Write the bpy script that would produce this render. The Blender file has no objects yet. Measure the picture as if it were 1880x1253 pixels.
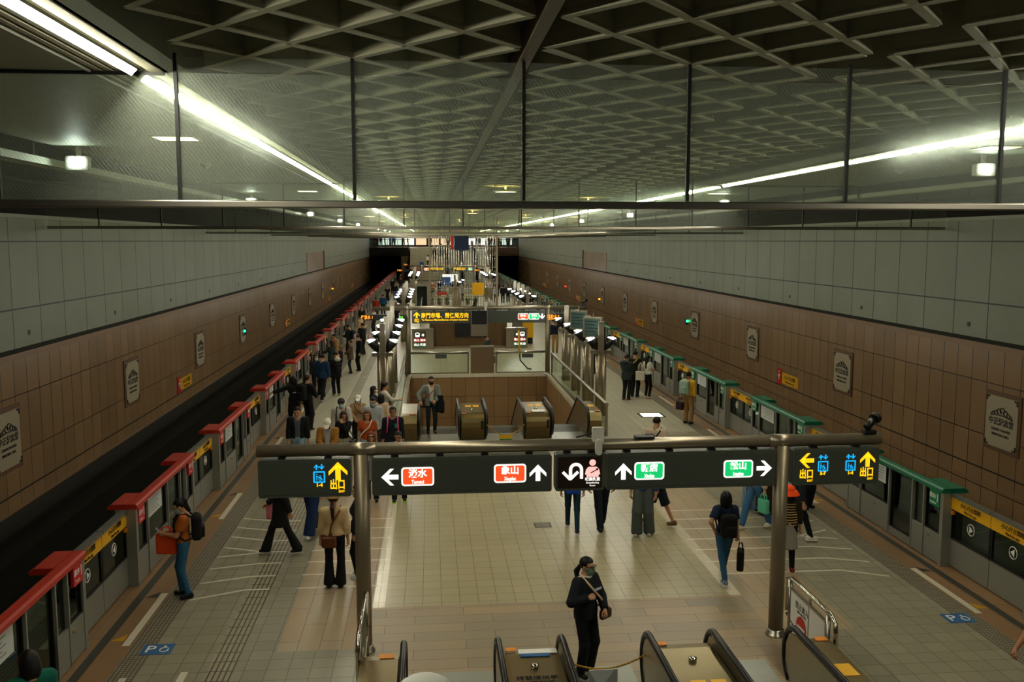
import bpy, bmesh, math, random
import numpy as np
from mathutils import Vector, Matrix
random.seed(7)
SC = bpy.context.scene
COL = SC.collection
PI = math.pi

# ------------------------------------------------------------------ camera
cam_d = bpy.data.cameras.new('camera'); cam = bpy.data.objects.new('camera', cam_d); COL.objects.link(cam)
cam_d.sensor_width = 36.0; cam_d.lens = 1660.0 / 1880.0 * 36.0
cam_d.clip_start = 0.1; cam_d.clip_end = 400
cam.location = (0, 0, 5.9)
cam.rotation_euler = (math.radians(90 - 6.342), 0, math.radians(-5.132))
cam_d.dof.use_dof = False
SC.camera = cam
# ------------------------------------------------------------------ world, exposure, sampling
w = bpy.data.worlds.new('world'); SC.world = w; w.use_nodes = True
w.node_tree.nodes['Background'].inputs[0].default_value = (0.9, 1.0, 0.85, 1)
w.node_tree.nodes['Background'].inputs[1].default_value = 0.02
SC.view_settings.view_transform = 'Standard'; SC.view_settings.look = 'None'
SC.view_settings.gamma = 1.0; SC.view_settings.exposure = 0.0
SC.view_settings.use_curve_mapping = False
cy = SC.cycles
cy.use_denoising = True; cy.max_bounces = 7; cy.diffuse_bounces = 3; cy.glossy_bounces = 3
cy.transmission_bounces = 4; cy.transparent_max_bounces = 16
cy.sample_clamp_indirect = 4.0; cy.caustics_reflective = False; cy.caustics_refractive = False
TUBE = 96.0      # radiance of the fluorescent strips
FLOOD = 70.0     # floodlights on the cable trays
DOWN = 20.0       # warm square downlights
UPL = 75.0       # column uplights
TINT = (1.0, 0.99, 0.86)

# ------------------------------------------------------------------ materials
M = {}
def nt(name):
    m = bpy.data.materials.new(name); m.use_nodes = True
    t = m.node_tree; return m, t, t.nodes['Principled BSDF']
def hexc(h):
    h = h.lstrip('#'); v = [int(h[i:i+2], 16) / 255 for i in (0, 2, 4)]
    return tuple(x / 12.92 if x <= 0.04045 else ((x + 0.055) / 1.055) ** 2.4 for x in v) + (1,)
def mat(name, col, rough=0.6, metal=0.0, var=0.08, scale=20.0, spec=0.4):
    """a plain material with a light procedural mottling"""
    if name in M: return M[name]
    m, t, b = nt(name)
    c = hexc(col) if isinstance(col, str) else tuple(col)[:3] + (1,)
    tc = t.nodes.new('ShaderNodeTexCoord'); nz = t.nodes.new('ShaderNodeTexNoise'); nz.inputs['Scale'].default_value = scale
    nz.inputs['Detail'].default_value = 3
    t.links.new(tc.outputs['Object'], nz.inputs['Vector'])
    mx = t.nodes.new('ShaderNodeMix'); mx.data_type = 'RGBA'
    mx.inputs[6].default_value = tuple(x * (1 - var) for x in c[:3]) + (1,)
    mx.inputs[7].default_value = tuple(min(1, x * (1 + var)) for x in c[:3]) + (1,)
    t.links.new(nz.outputs[0], mx.inputs[0]); t.links.new(mx.outputs[2], b.inputs['Base Color'])
    b.inputs['Roughness'].default_value = rough; b.inputs['Metallic'].default_value = metal
    b.inputs['Specular IOR Level'].default_value = spec
    M[name] = m; return m
def emit(name, col, strength, front=False):
    if name in M: return M[name]
    m, t, b = nt(name); c = hexc(col) if isinstance(col, str) else tuple(col)[:3] + (1,)
    b.inputs['Base Color'].default_value = c; b.inputs['Emission Color'].default_value = c
    b.inputs['Emission Strength'].default_value = strength; b.inputs['Roughness'].default_value = 0.5
    if front:                      # a diffuser that gives light on its front face only
        g = t.nodes.new('ShaderNodeNewGeometry'); k = t.nodes.new('ShaderNodeMath'); k.operation = 'MULTIPLY_ADD'; k.inputs[1].default_value = -strength; k.inputs[2].default_value = strength
        t.links.new(g.outputs['Backfacing'], k.inputs[0]); t.links.new(k.outputs[0], b.inputs['Emission Strength'])
    M[name] = m; return m
def tiles(name, c1, c2, mortar, bw, bh, ms=0.004, off=0.0, rough=0.4, axes='xy', noise=0.12, nscale=60, bump=0.0, shift=(0, 0, 0), spec=0.4):
    """grid of slabs with joints and speckle, in object space; axes picks the two coordinates"""
    if name in M: return M[name]
    m, t, b = nt(name); L = t.links.new
    tc = t.nodes.new('ShaderNodeTexCoord'); sep = t.nodes.new('ShaderNodeSeparateXYZ'); cmb = t.nodes.new('ShaderNodeCombineXYZ')
    mp = t.nodes.new('ShaderNodeMapping'); mp.inputs['Location'].default_value = shift
    L(tc.outputs['Object'], mp.inputs['Vector']); L(mp.outputs[0], sep.inputs[0])
    ix = {'x': 0, 'y': 1, 'z': 2}
    L(sep.outputs[ix[axes[0]]], cmb.inputs[0]); L(sep.outputs[ix[axes[1]]], cmb.inputs[1])
    br = t.nodes.new('ShaderNodeTexBrick'); br.offset = off; br.squash = 1.0
    br.inputs['Color1'].default_value = hexc(c1); br.inputs['Color2'].default_value = hexc(c2); br.inputs['Mortar'].default_value = hexc(mortar)
    br.inputs['Scale'].default_value = 1.0; br.inputs['Mortar Size'].default_value = ms
    br.inputs['Mortar Smooth'].default_value = 0.1; br.inputs['Bias'].default_value = 0.0
    br.inputs['Brick Width'].default_value = bw; br.inputs['Row Height'].default_value = bh
    L(cmb.outputs[0], br.inputs['Vector'])
    nz = t.nodes.new('ShaderNodeTexNoise'); nz.inputs['Scale'].default_value = nscale; nz.inputs['Detail'].default_value = 4
    L(tc.outputs['Object'], nz.inputs['Vector'])
    big = t.nodes.new('ShaderNodeTexNoise'); big.inputs['Scale'].default_value = 0.7; big.inputs['Detail'].default_value = 3
    L(tc.outputs['Object'], big.inputs['Vector'])
    ad = t.nodes.new('ShaderNodeMath'); ad.operation = 'MULTIPLY_ADD'; ad.inputs[1].default_value = noise * 4; ad.inputs[2].default_value = 1 - noise * 2
    L(nz.outputs[0], ad.inputs[0])
    ad2 = t.nodes.new('ShaderNodeMath'); ad2.operation = 'MULTIPLY_ADD'; ad2.inputs[1].default_value = 0.3; ad2.inputs[2].default_value = 0.85
    L(big.outputs[0], ad2.inputs[0])
    mu = t.nodes.new('ShaderNodeMath'); mu.operation = 'MULTIPLY'; L(ad.outputs[0], mu.inputs[0]); L(ad2.outputs[0], mu.inputs[1])
    vm = t.nodes.new('ShaderNodeVectorMath'); vm.operation = 'SCALE'
    L(br.outputs['Color'], vm.inputs[0]); L(mu.outputs[0], vm.inputs['Scale']); L(vm.outputs[0], b.inputs['Base Color'])
    b.inputs['Roughness'].default_value = rough; b.inputs['Specular IOR Level'].default_value = spec
    M[name] = m; return m
def glass(name, col, clear=0.8, rough=0.05, film=0.0, mesh=False):
    """thin pane: see-through with a reflection, an optional pale film and printed wire pattern"""
    m, t, b = nt(name); L = t.links.new
    out = t.nodes['Material Output']; t.nodes.remove(b)
    tr = t.nodes.new('ShaderNodeBsdfTransparent'); tr.inputs[0].default_value = hexc(col)
    gl = t.nodes.new('ShaderNodeBsdfGlossy'); gl.inputs['Roughness'].default_value = rough; gl.inputs[0].default_value = (0.8, 0.9, 0.85, 1)
    fr = t.nodes.new('ShaderNodeFresnel'); fr.inputs[0].default_value = 1.5
    cl = t.nodes.new('ShaderNodeMath'); cl.operation = 'MINIMUM'; cl.inputs[1].default_value = 1 - clear
    L(fr.outputs[0], cl.inputs[0])
    mx = t.nodes.new('ShaderNodeMixShader'); L(cl.outputs[0], mx.inputs[0]); L(tr.outputs[0], mx.inputs[1]); L(gl.outputs[0], mx.inputs[2])
    last = mx
    if film:
        df = t.nodes.new('ShaderNodeBsdfDiffuse'); df.inputs[0].default_value = (0.78, 0.84, 0.74, 1)
        tl = t.nodes.new('ShaderNodeBsdfTranslucent'); tl.inputs[0].default_value = (0.78, 0.84, 0.74, 1)
        dm = t.nodes.new('ShaderNodeMixShader'); dm.inputs[0].default_value = 0.22; L(df.outputs[0], dm.inputs[1]); L(tl.outputs[0], dm.inputs[2])
        m2 = t.nodes.new('ShaderNodeMixShader'); m2.inputs[0].default_value = film
        if mesh:
            tc = t.nodes.new('ShaderNodeTexCoord'); mp = t.nodes.new('ShaderNodeMapping'); mp.inputs['Rotation'].default_value = (0, math.radians(38), 0)
            L(tc.outputs['Object'], mp.inputs['Vector'])
            wv = t.nodes.new('ShaderNodeTexWave'); wv.wave_type = 'BANDS'; wv.bands_direction = 'X'; wv.inputs['Scale'].default_value = 12
            L(mp.outputs[0], wv.inputs['Vector'])
            sc = t.nodes.new('ShaderNodeMath'); sc.operation = 'MULTIPLY_ADD'; sc.inputs[1].default_value = film * 0.7; sc.inputs[2].default_value = film * 0.65
            L(wv.outputs[1], sc.inputs[0]); L(sc.outputs[0], m2.inputs[0])
        L(mx.outputs[0], m2.inputs[1]); L(dm.outputs[0], m2.inputs[2]); last = m2
    L(last.outputs[0], out.inputs['Surface'])
    M[name] = m; return m

tiles('tile_grey', '#87816c', '#908a74', '#4a4336', 0.305, 0.305, 0.0045, rough=0.33, noise=0.05, shift=(0.79, 0.03, 0))
tiles('tile_pale', '#a9a48d', '#b0aa92', '#6a6350', 0.305, 0.305, 0.0045, rough=0.33, noise=0.04, shift=(0.79, 0.03, 0))
tiles('tile_tan', '#a29774', '#a89d7a', '#5a5140', 0.305, 0.305, 0.0045, rough=0.3, noise=0.04, shift=(0.79, 0.03, 0))
tiles('granite_cross', '#a38b69', '#8c8069', '#54463a', 1.22, 0.3, 0.004, off=0.37, rough=0.4, noise=0.14, nscale=90, shift=(0.3, 0.02, 0))
tiles('granite_run', '#a58c6b', '#a09074', '#54463a', 1.22, 0.32, 0.004, off=0.5, rough=0.4, axes='yx', noise=0.14, nscale=90, shift=(0.07, 0.4, 0))
tiles('granite_edge', '#8a6a48', '#7e6245', '#3c2e20', 1.5, 2.0, 0.004, axes='yx', rough=0.45, noise=0.16, nscale=80, shift=(1.1, 0.1, 0))
tiles('granite_pale', '#d6ccb2', '#cfc4a8', '#857860', 0.9, 0.9, 0.003, axes='yx', rough=0.22, noise=0.08, nscale=80)
tiles('tactile_bumps', '#8a836f', '#958d78', '#524a3a', 0.06, 0.06, 0.011, rough=0.5, noise=0.05)
tiles('tactile_bars', '#938a72', '#9a917a', '#4c4536', 0.29, 0.075, 0.012, axes='yx', rough=0.5, noise=0.05)
tiles('wall_granite', '#947654', '#856a4a', '#2a1d12', 0.62, 1.27, 0.013, axes='yz', rough=0.32, noise=0.17, nscale=45, shift=(0.3, 0.22, 0), spec=0.45)
tiles('pit_granite', '#97774f', '#896a45', '#3a2a1a', 0.63, 0.95, 0.008, axes='xz', rough=0.35, noise=0.16, nscale=50, shift=(0.4, 0.0, 0.0))
tiles('wall_panel', '#878c7a', '#818673', '#1c211a', 1.4, 1.47, 0.018, axes='yz', rough=0.45, noise=0.04, nscale=8, shift=(-0.72, -3.56, 0))
mat('granite_trim', '#8a6c50', 0.4, var=0.3, scale=60)
mat('concrete_dark', '#26241d', 0.9, var=0.3, scale=4)
mat('track_black', '#100e0b', 0.9, var=0.3, scale=3)
mat('rail_steel', '#3a332a', 0.4, 0.8)
mat('soffit', '#b9bbaa', 0.55, var=0.03, scale=2)
mat('lattice', '#b2af94', 0.5, var=0.05, scale=6)
mat('void_blue', '#12303f', 0.9, var=0.2, scale=1.5)
mat('fascia', '#a5a798', 0.5)
mat('step_line', '#6d6a2a', 0.5)
mat('slot_black', '#0c0d0b', 0.8)
mat('steel', '#a8a294', 0.28, 1.0, var=0.06, scale=8)
mat('steel_bronze', '#9c917c', 0.32, 0.75, var=0.1, scale=6)
mat('post_steel', '#8a7e68', 0.4, 0.6, var=0.08, scale=4)
mat('chrome', '#d0cabb', 0.12, 1.0, var=0.03)
mat('plate_steel', '#9fa196', 0.42, 0.6, var=0.12, scale=5)
mat('deck_steel', '#82734f', 0.33, 0.9, var=0.15, scale=3)
mat('rubber', '#0b0b0a', 0.35, var=0.1)
mat('balustrade', '#94876a', 0.3, 0.75, var=0.1, scale=3)
mat('grey_panel', '#8b8b80', 0.42, 0.3, var=0.05, scale=3)
mat('grey_rail', '#77776f', 0.4, 0.5)
mat('black', '#0d0d0c', 0.5)
mat('sign_black', '#4a4f45', 0.45, var=0.05)
mat('sign_face', '#474c43', 0.35, var=0.05)
mat('sign_brown', '#2a1f18', 0.35)
mat('red_cap', '#b02a18', 0.35, var=0.08, scale=6)
mat('green_cap', '#12694a', 0.35, var=0.08, scale=6)
mat('red_label', '#c8202a', 0.4); mat('green_label', '#0f7a50', 0.4)
mat('yellow', '#e8ad10', 0.45, var=0.04); mat('yellow_dark', '#b98a12', 0.5)
mat('white', '#e6e4da', 0.5, var=0.03); mat('white_line', '#c9c1ab', 0.5, var=0.15, scale=14)
mat('dark_strip', '#34332a', 0.5, var=0.15, scale=8)
mat('poster', '#c9cdc8', 0.5, var=0.05, scale=5)
mat('plaque', '#a89c82', 0.5, var=0.15, scale=50)
mat('plaque_back', '#6a4f37', 0.5, var=0.2, scale=30)
mat('ink', '#141310', 0.5)
mat('blue_sticker', '#2f5f8f', 0.5); mat('navy_board', '#0e1f3c', 0.5); mat('blue_board', '#1c568f', 0.5); mat('red_board', '#c0281e', 0.5)
mat('slat_brown', '#7d6240', 0.45, 0.3, var=0.15, scale=10)
mat('brown_box', '#6a5539', 0.5, var=0.1)
mat('leaf', '#2c5a24', 0.6, var=0.4, scale=9); mat('pot', '#5a4a3a', 0.7)
mat('step_metal', '#4c473a', 0.45, 0.6, var=0.2, scale=6); mat('orange_lab', '#e8902a', 0.5)
mat('lamp_black', '#11130f', 0.35); mat('device_white', '#cfcdc2', 0.5)
emit('tube', (1.0, 0.955, 0.77), TUBE, True); emit('wall_fill', (1.0, 0.955, 0.77), TUBE * .33, True); emit('flood', (0.9, 1.0, 0.98), FLOOD); emit('down', (1.0, 0.74, 0.34), DOWN); emit('concourse_fill', (1.0, 0.95, 0.82), 7.0); emit('uplight', (0.92, 1.0, 0.98), UPL)
emit('lit_white', (1.0, 0.97, 0.88), 1.15); emit('lit_red', '#ea4a20', 1.1); emit('lit_green', '#12b866', 1.1); emit('lit_yellow', '#ffc414', 1.15)
emit('lit_blue', '#12a8e8', 1.1); emit('lit_pink', '#f6b4ae', 1.1); emit('led_orange', '#ff9a20', 1.6); emit('led_green', '#58e020', 1.3); emit('led_red', '#ff3020', 5)
emit('led_signal', '#20e880', 5); emit('screen', '#2f453e', 0.2); emit('sig_orange', '#ff9a20', 4)
emit('shop_warm', '#e8c9a0', 0.9); emit('shop_cool', '#c8d4cf', 1.3)
glass('pane_dark', '#8a9a86', 0.72, 0.03); glass('pane_clear', '#f1f6ef', 0.75, 0.04)
glass('pane_smoke', '#eaf0e6', 0.9, 0.12, film=0.11, mesh=True); glass('pane_smoke_far', '#f6f7f1', 0.9, 0.1, film=0.05)

# ------------------------------------------------------------------ mesh builder
class MB:
    def __init__(s): s.v = []; s.f = []; s.mi = []; s.sm = []
    def add(s, vs, fs, mi=0, sm=False):
        b = len(s.v); s.v += [tuple(v) for v in vs]; s.f += [tuple(i + b for i in f) for f in fs]
        s.mi += [mi] * len(fs); s.sm += [sm] * len(fs); return s
    def box(s, x0, x1, y0, y1, z0, z1, mi=0):
        vs = [(x, y, z) for z in (z0, z1) for y in (y0, y1) for x in (x0, x1)]
        return s.add(vs, [(0, 2, 3, 1), (4, 5, 7, 6), (0, 1, 5, 4), (2, 6, 7, 3), (0, 4, 6, 2), (1, 3, 7, 5)], mi)
    def rbox(s, x0, x1, y0, y1, z0, z1, r, ax='y', mi=0, n=4):
        """box with its four edges along ax rounded"""
        pts = []
        A = {'y': ((x0, x1), (z0, z1)), 'x': ((y0, y1), (z0, z1)), 'z': ((x0, x1), (y0, y1))}[ax]
        for (cx_, cy_, a0) in ((A[0][1] - r, A[1][1] - r, 0), (A[0][0] + r, A[1][1] - r, PI / 2), (A[0][0] + r, A[1][0] + r, PI), (A[0][1] - r, A[1][0] + r, 1.5 * PI)):
            for k in range(n + 1):
                a = a0 + PI / 2 * k / n; pts.append((cx_ + r * math.cos(a), cy_ + r * math.sin(a)))
        lo, hi = {'y': (y0, y1), 'x': (x0, x1), 'z': (z0, z1)}[ax]
        return s.prism(pts, ax, lo, hi, mi)
    def prism(s, pts, ax, lo, hi, mi=0, sm=False):
        """closed 2-D outline extruded along an axis ('y': outline in xz, 'x': in yz, 'z': in xy)"""
        n = len(pts)
        if ax == 'y': g = lambda p, t: (p[0], t, p[1])
        elif ax == 'x': g = lambda p, t: (t, p[0], p[1])
        else: g = lambda p, t: (p[0], p[1], t)
        vs = [g(p, lo) for p in pts] + [g(p, hi) for p in pts]
        ar = sum(pts[i][0] * pts[(i + 1) % n][1] - pts[(i + 1) % n][0] * pts[i][1] for i in range(n))
        flip = (ar > 0) != (ax == 'y')
        fs = []
        for i in range(n):
            j = (i + 1) % n; fs.append((i, j, n + j, n + i) if flip else (i, n + i, n + j, j))
        fs.append(tuple(range(n - 1, -1, -1)) if flip else tuple(range(n)))
        fs.append(tuple(range(n, 2 * n)) if flip else tuple(range(2 * n - 1, n - 1, -1)))
        s.add(vs, fs, mi, sm); return s
    def tube(s, pts, r, n=10, mi=0, cap=True, rs=None):
        pts = [Vector(p) for p in pts]; m = len(pts); rings = []
        up = Vector((0, 0, 1)); pu = None
        for i, p in enumerate(pts):
            d = (pts[min(i + 1, m - 1)] - pts[max(i - 1, 0)]).normalized()
            u = pu - d * pu.dot(d) if pu is not None else (up if abs(d.z) < 0.95 else Vector((1, 0, 0))) - d * (up if abs(d.z) < 0.95 else Vector((1, 0, 0))).dot(d)
            u.normalize(); pu = u; v = d.cross(u); rr = rs[i] if rs else r
            rings.append([p + (u * math.cos(2 * PI * k / n) + v * math.sin(2 * PI * k / n)) * rr for k in range(n)])
        vs = [q for ring in rings for q in ring]; fs = []
        for i in range(m - 1):
            for k in range(n):
                a, b = i * n + k, i * n + (k + 1) % n; fs.append((a, b, b + n, a + n))
        s.add(vs, fs, mi, True)
        if cap:
            b = len(s.v) - len(vs); s.f += [tuple(b + k for k in range(n - 1, -1, -1)), tuple(b + (m - 1) * n + k for k in range(n))]; s.mi += [mi, mi]; s.sm += [False, False]
        return s
    def cyl(s, x, y, z0, z1, r, n=20, mi=0, r2=None):
        return s.tube([(x, y, z0), (x, y, z1)], r, n, mi, rs=[r, r if r2 is None else r2])
    def lathe(s, x, y, prof, n=20, mi=0):
        return s.tube([(x, y, z) for z, r in prof], 1, n, mi, rs=[max(r, 1e-4) for z, r in prof])
    def sphere(s, c, r, n=12, m=8, mi=0, sx=1, sy=1, sz=1):
        vs = []; fs = []
        for i in range(m + 1):
            a = PI * i / m
            for k in range(n):
                t = 2 * PI * k / n; vs.append((c[0] + sx * r * math.sin(a) * math.cos(t), c[1] + sy * r * math.sin(a) * math.sin(t), c[2] + sz * r * math.cos(a)))
        for i in range(m):
            for k in range(n):
                a, b = i * n + k, i * n + (k + 1) % n; fs.append((a, a + n, b + n, b))
        return s.add(vs, fs, mi, True)
    def mesh(s, name, mats):
        me = bpy.data.meshes.new(name); me.from_pydata(s.v, [], s.f)
        for m in (mats if isinstance(mats, (list, tuple)) else [mats]): me.materials.append(M[m] if isinstance(m, str) else m)
        me.polygons.foreach_set('material_index', s.mi); me.polygons.foreach_set('use_smooth', s.sm); me.update()
        return me
    def build(s, name, mats, parent=None, loc=None):
        return link(name, s.mesh(name, mats), parent, loc)
def link(name, me, parent=None, loc=None):
    o = bpy.data.objects.new(name, me); COL.objects.link(o)
    if parent is not None: o.parent = parent
    if loc is not None: o.location = loc
    return o
def tag(o, label, cat, group=None, kind=None):
    o['label'] = label; o['category'] = cat
    if group: o['group'] = group
    if kind: o['kind'] = kind
    return o
def thing(name, label, cat, loc=(0, 0, 0), rz=0, group=None):
    o = bpy.data.objects.new(name, None); COL.objects.link(o); o.location = loc; o.rotation_euler = (0, 0, rz)
    o.empty_display_size = 0.2
    return tag(o, label, cat, group)
KIDS = {}
def copy_tree(o, parent=None):
    c = o.copy(); COL.objects.link(c)
    if parent is not None: c.parent = parent
    for ch in KIDS.setdefault(o.name, [q for q in COL.objects if q.parent == o]): copy_tree(ch, c)
    return c
def structure(o): o['kind'] = 'structure'; return o
ORD = ('first second third fourth fifth sixth seventh eighth ninth tenth eleventh twelfth thirteenth fourteenth fifteenth sixteenth '
       'seventeenth eighteenth nineteenth twentieth twenty-first twenty-second twenty-third twenty-fourth twenty-fifth').split()
# ------------------------------------------------------------------ lettering
TXT = {}
def text_mesh(s, size, matname, depth=0.002, align='CENTER', bold=0.0):
    key = (s, size, matname, align, bold)
    if key in TXT: return TXT[key]
    cu = bpy.data.curves.new('lettering', 'FONT'); cu.body = s; cu.size = size; cu.align_x = align; cu.align_y = 'CENTER'
    cu.extrude = depth; cu.offset = bold; cu.resolution_u = 2
    o = bpy.data.objects.new('lettering', cu); COL.objects.link(o)
    dg = bpy.context.evaluated_depsgraph_get(); dg.update()
    me = bpy.data.meshes.new_from_object(o.evaluated_get(dg)); me.name = 'lettering'
    bpy.data.objects.remove(o); me.materials.clear(); me.materials.append(M[matname]); TXT[key] = me
    return me
FACE = {'-y': Matrix.Rotation(PI / 2, 4, 'X'), '+x': Matrix.Rotation(PI / 2, 4, 'Z') @ Matrix.Rotation(PI / 2, 4, 'X'),
        '-x': Matrix.Rotation(-PI / 2, 4, 'Z') @ Matrix.Rotation(PI / 2, 4, 'X'), 'up': Matrix.Identity(4)}
def text(s, loc, size, matname, face='-y', parent=None, name='lettering', align='CENTER', bold=0.0, sx=1.0):
    o = link(name, text_mesh(s, size, matname, align=align, bold=bold), parent)
    o.matrix_local = Matrix.Translation(loc) @ FACE[face] @ Matrix.Diagonal((sx, 1, 1, 1))
    return o
# ------------------------------------------------------------------ the station hall (X across, Y along the platform, Z up)
PC = 2.07                    # middle of the island platform
XL, XR = -9.0, 13.2          # track walls
YE = 136.0                   # far end of the platform
def slabquad(mb, x0, x1, y0, y1, mi, z=0.0):
    if x1 - x0 > 1e-4 and y1 - y0 > 1e-4:
        mb.add([(x0, y0, z), (x1, y0, z), (x1, y1, z), (x0, y1, z)], [(0, 1, 2, 3)], mi)
FM = ['tile_grey', 'tile_tan', 'granite_cross', 'granite_run', 'granite_edge', 'granite_pale', 'dark_strip', 'tactile_bumps', 'tactile_bars', 'tile_pale']
PX0, PX1 = -0.95, 5.09       # escalator pits
NEAR_PIT, PIT_A, PIT_B = 9.2, 27.6, 39.5
f = MB()
U = [2.86, 3.06, 4.34, 6.12, 6.48, 6.86, 7.0, 7.42]
def both(u0, u1, y0, y1, mi):
    slabquad(f, PC - u1, PC - u0, y0, y1, mi); slabquad(f, PC + u0, PC + u1, y0, y1, mi)
both(6.12, 6.48, 2, YE, 7); both(6.48, 6.86, 2, YE, 4); both(6.86, 7.0, 2, YE, 6); both(7.0, 7.42, 2, YE, 4)
slabquad(f, PC - 5.2, PC - 4.83, 2, YE, 8); slabquad(f, PC + 4.83, PC + 5.2, 2, 27, 0); slabquad(f, PC + 4.83, PC + 5.2, 27, YE, 9)
for ya, yb, mi in ((2, 27.0, 0), (27.0, YE, 9)): both(4.34, 4.83, ya, yb, mi); both(5.2, 6.12, ya, yb, mi)
both(3.06, 4.34, 2, 12.72, 0); both(3.06, 4.34, 12.72, 26.3, 3); both(3.06, 4.34, 26.3, YE, 9)
both(3.02, 3.06, 2, 12.0, 3)
both(2.86, 3.06, 14.18, 24.4, 5)
slabquad(f, PC - 3.06, PC + 3.06, 12.0, 14.18, 2); slabquad(f, PC - 2.86, PC + 2.86, 14.18, 24.4, 1)
slabquad(f, PC - 3.06, PC + 3.06, 24.4, 26.3, 2)
slabquad(f, PC - 3.06, PC + 3.06, NEAR_PIT, 12.0, 2); slabquad(f, PC - 3.06, PC + 3.06, 26.3, PIT_A, 9)
slabquad(f, PC - 3.06, PC + 3.06, PIT_B, YE, 9)
both(3.02, 3.06, PIT_A, PIT_B, 9)
# platform edge and slab thickness
for x in (PC - 7.42, PC + 7.42):
    f.box(x - 0.02, x + 0.02, 2, YE, -1.3, -0.002, 4)
fl = structure(f.build('floor', FM))
# painted queue lanes in front of the doors, white edge dashes, floor stickers
q = MB()
def lane(pts, wd=0.06):
    for a, b in zip(pts, pts[1:]):
        a = Vector((a[0], a[1], 0)); b = Vector((b[0], b[1], 0)); d = (b - a).normalized(); n = Vector((-d.y, d.x, 0)) * wd / 2
        q.add([a - n + Vector((0, 0, .003)), b - n + Vector((0, 0, .003)), b + n + Vector((0, 0, .003)), a + n + Vector((0, 0, .003))], [(0, 1, 2, 3)], 0)
for k, (y0, dy) in enumerate(((15.13, -.37), (15.76, -.27), (16.4, -.22), (17.02, -.22), (17.02, .33), (17.66, .33), (18.3, .28), (18.92, .27))):
    if k != 4: lane([(-0.85, y0), (-2.32, y0)]); lane([(-2.78, y0), (-3.2, y0)]); lane([(5.0, y0), (7.3, y0)])
    lane([(-3.2, y0), (-4.02, y0 + dy)]); lane([(7.3, y0), (8.02, y0 + dy)])
for yb in (27.3, 39.5, 51.6, 63.8, 76):                     # lanes further down the platform
    for s in (-1, 1):
        X = lambda u: PC + s * u
        for du in (4.6, 5.3):
            lane([(X(du), yb + 2.5), (X(du), yb + .2), (X(du + .45), yb - .5), (X(6.1), yb - .5)])
for k in range(20):
    y = 13.1 + 6.09 * k
    for x in (-4.5, 8.64): q.add([(x - .055, y, .003), (x + .055, y, .003), (x + .055, y + 2.0, .003), (x - .055, y + 2.0, .003)], [(0, 1, 2, 3)], 0)
    for x, t in ((-4.68, 1), (8.82, -1)):
        for yy, mi in ((y + .3, 2), (y + 1.95, 1)): q.add([(x - .1, yy - .12, .003), (x + .1, yy - .12, .003), (x + .1 * t, yy + .12, .003)], [(0, 1, 2)], mi)
lane([(-3.42, 8), (-3.42, 12.2)], .1); lane([(-4.2, 8), (-4.2, 12.1)], .1)
o = q.build('floor_marking', ['white_line', 'dark_strip', 'yellow_dark'], fl)
p = MB()
for x, y in ((-4.0, 12.95), (8.2, 12.95)):
    p.add([(x - .22, y - .17, .004), (x + .22, y - .17, .004), (x + .22, y + .17, .004), (x - .22, y + .17, .004)], [(0, 1, 2, 3)], 0)
o = p.build('floor_sticker', ['blue_sticker'], fl)
for x in (-4.0, 8.2):
    text('P', (x - .1, 12.95, .006), .3, 'white', 'up', o); 
    c = MB(); c.tube([(x + .1 + .06 * math.cos(a), 12.92 + .07 * math.sin(a), .008) for a in np.linspace(0, 2 * PI, 12)], .008, 6); c.sphere((x + .09, 13.03, .008), .022, 8, 4, sz=.2); c.build('pictogram', ['white'], o)
g = MB(); g.rbox(2.1, 2.45, 18.02, 18.35, -.01, .004, .02, 'z', 0)
for k in range(5): g.box(2.13, 2.42, 18.07 + k * .055, 18.09 + k * .055, .004, .006, 1)
tag(g.build('floor_drain', ['dark_strip', 'steel_bronze']), 'small dark drain grate set in the tan tile floor', 'drain')
# pits under the escalators
for nm, ya, yb, far in (('trim_1', PIT_A, PIT_B, True), ('trim_2', 2.0, NEAR_PIT, False)):
    m = MB(); ZB = -5.2
    m.add([(PX0, yb, ZB), (PX1, yb, ZB), (PX1, yb, 0), (PX0, yb, 0)], [(0, 1, 2, 3)], 0)
    m.add([(PX0, ya, ZB), (PX0, yb, ZB), (PX0, yb, 0), (PX0, ya, 0)], [(0, 1, 2, 3)], 1)
    m.add([(PX1, ya, ZB), (PX1, yb, ZB), (PX1, yb, 0), (PX1, ya, 0)], [(3, 2, 1, 0)], 1)
    m.add([(PX0, ya, ZB), (PX1, ya, ZB), (PX1, yb, ZB), (PX0, yb, ZB)], [(0, 1, 2, 3)], 2)
    if far: m.box(PX0 - .08, PX1 + .08, yb - .02, yb + .12, -.1, .05, 3)
    m.box(PX0 - .08, PX0 + .03, ya, yb, -.1, .04, 3); m.box(PX1 - .03, PX1 + .08, ya, yb, -.1, .04, 3)
    structure(m.build(nm, ['pit_granite', tiles('pit_granite_side', '#97774f', '#896a45', '#3a2a1a', 0.63, 0.95, .008, axes='yz', noise=.16, nscale=50), 'tile_grey', 'granite_pale']))
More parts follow.
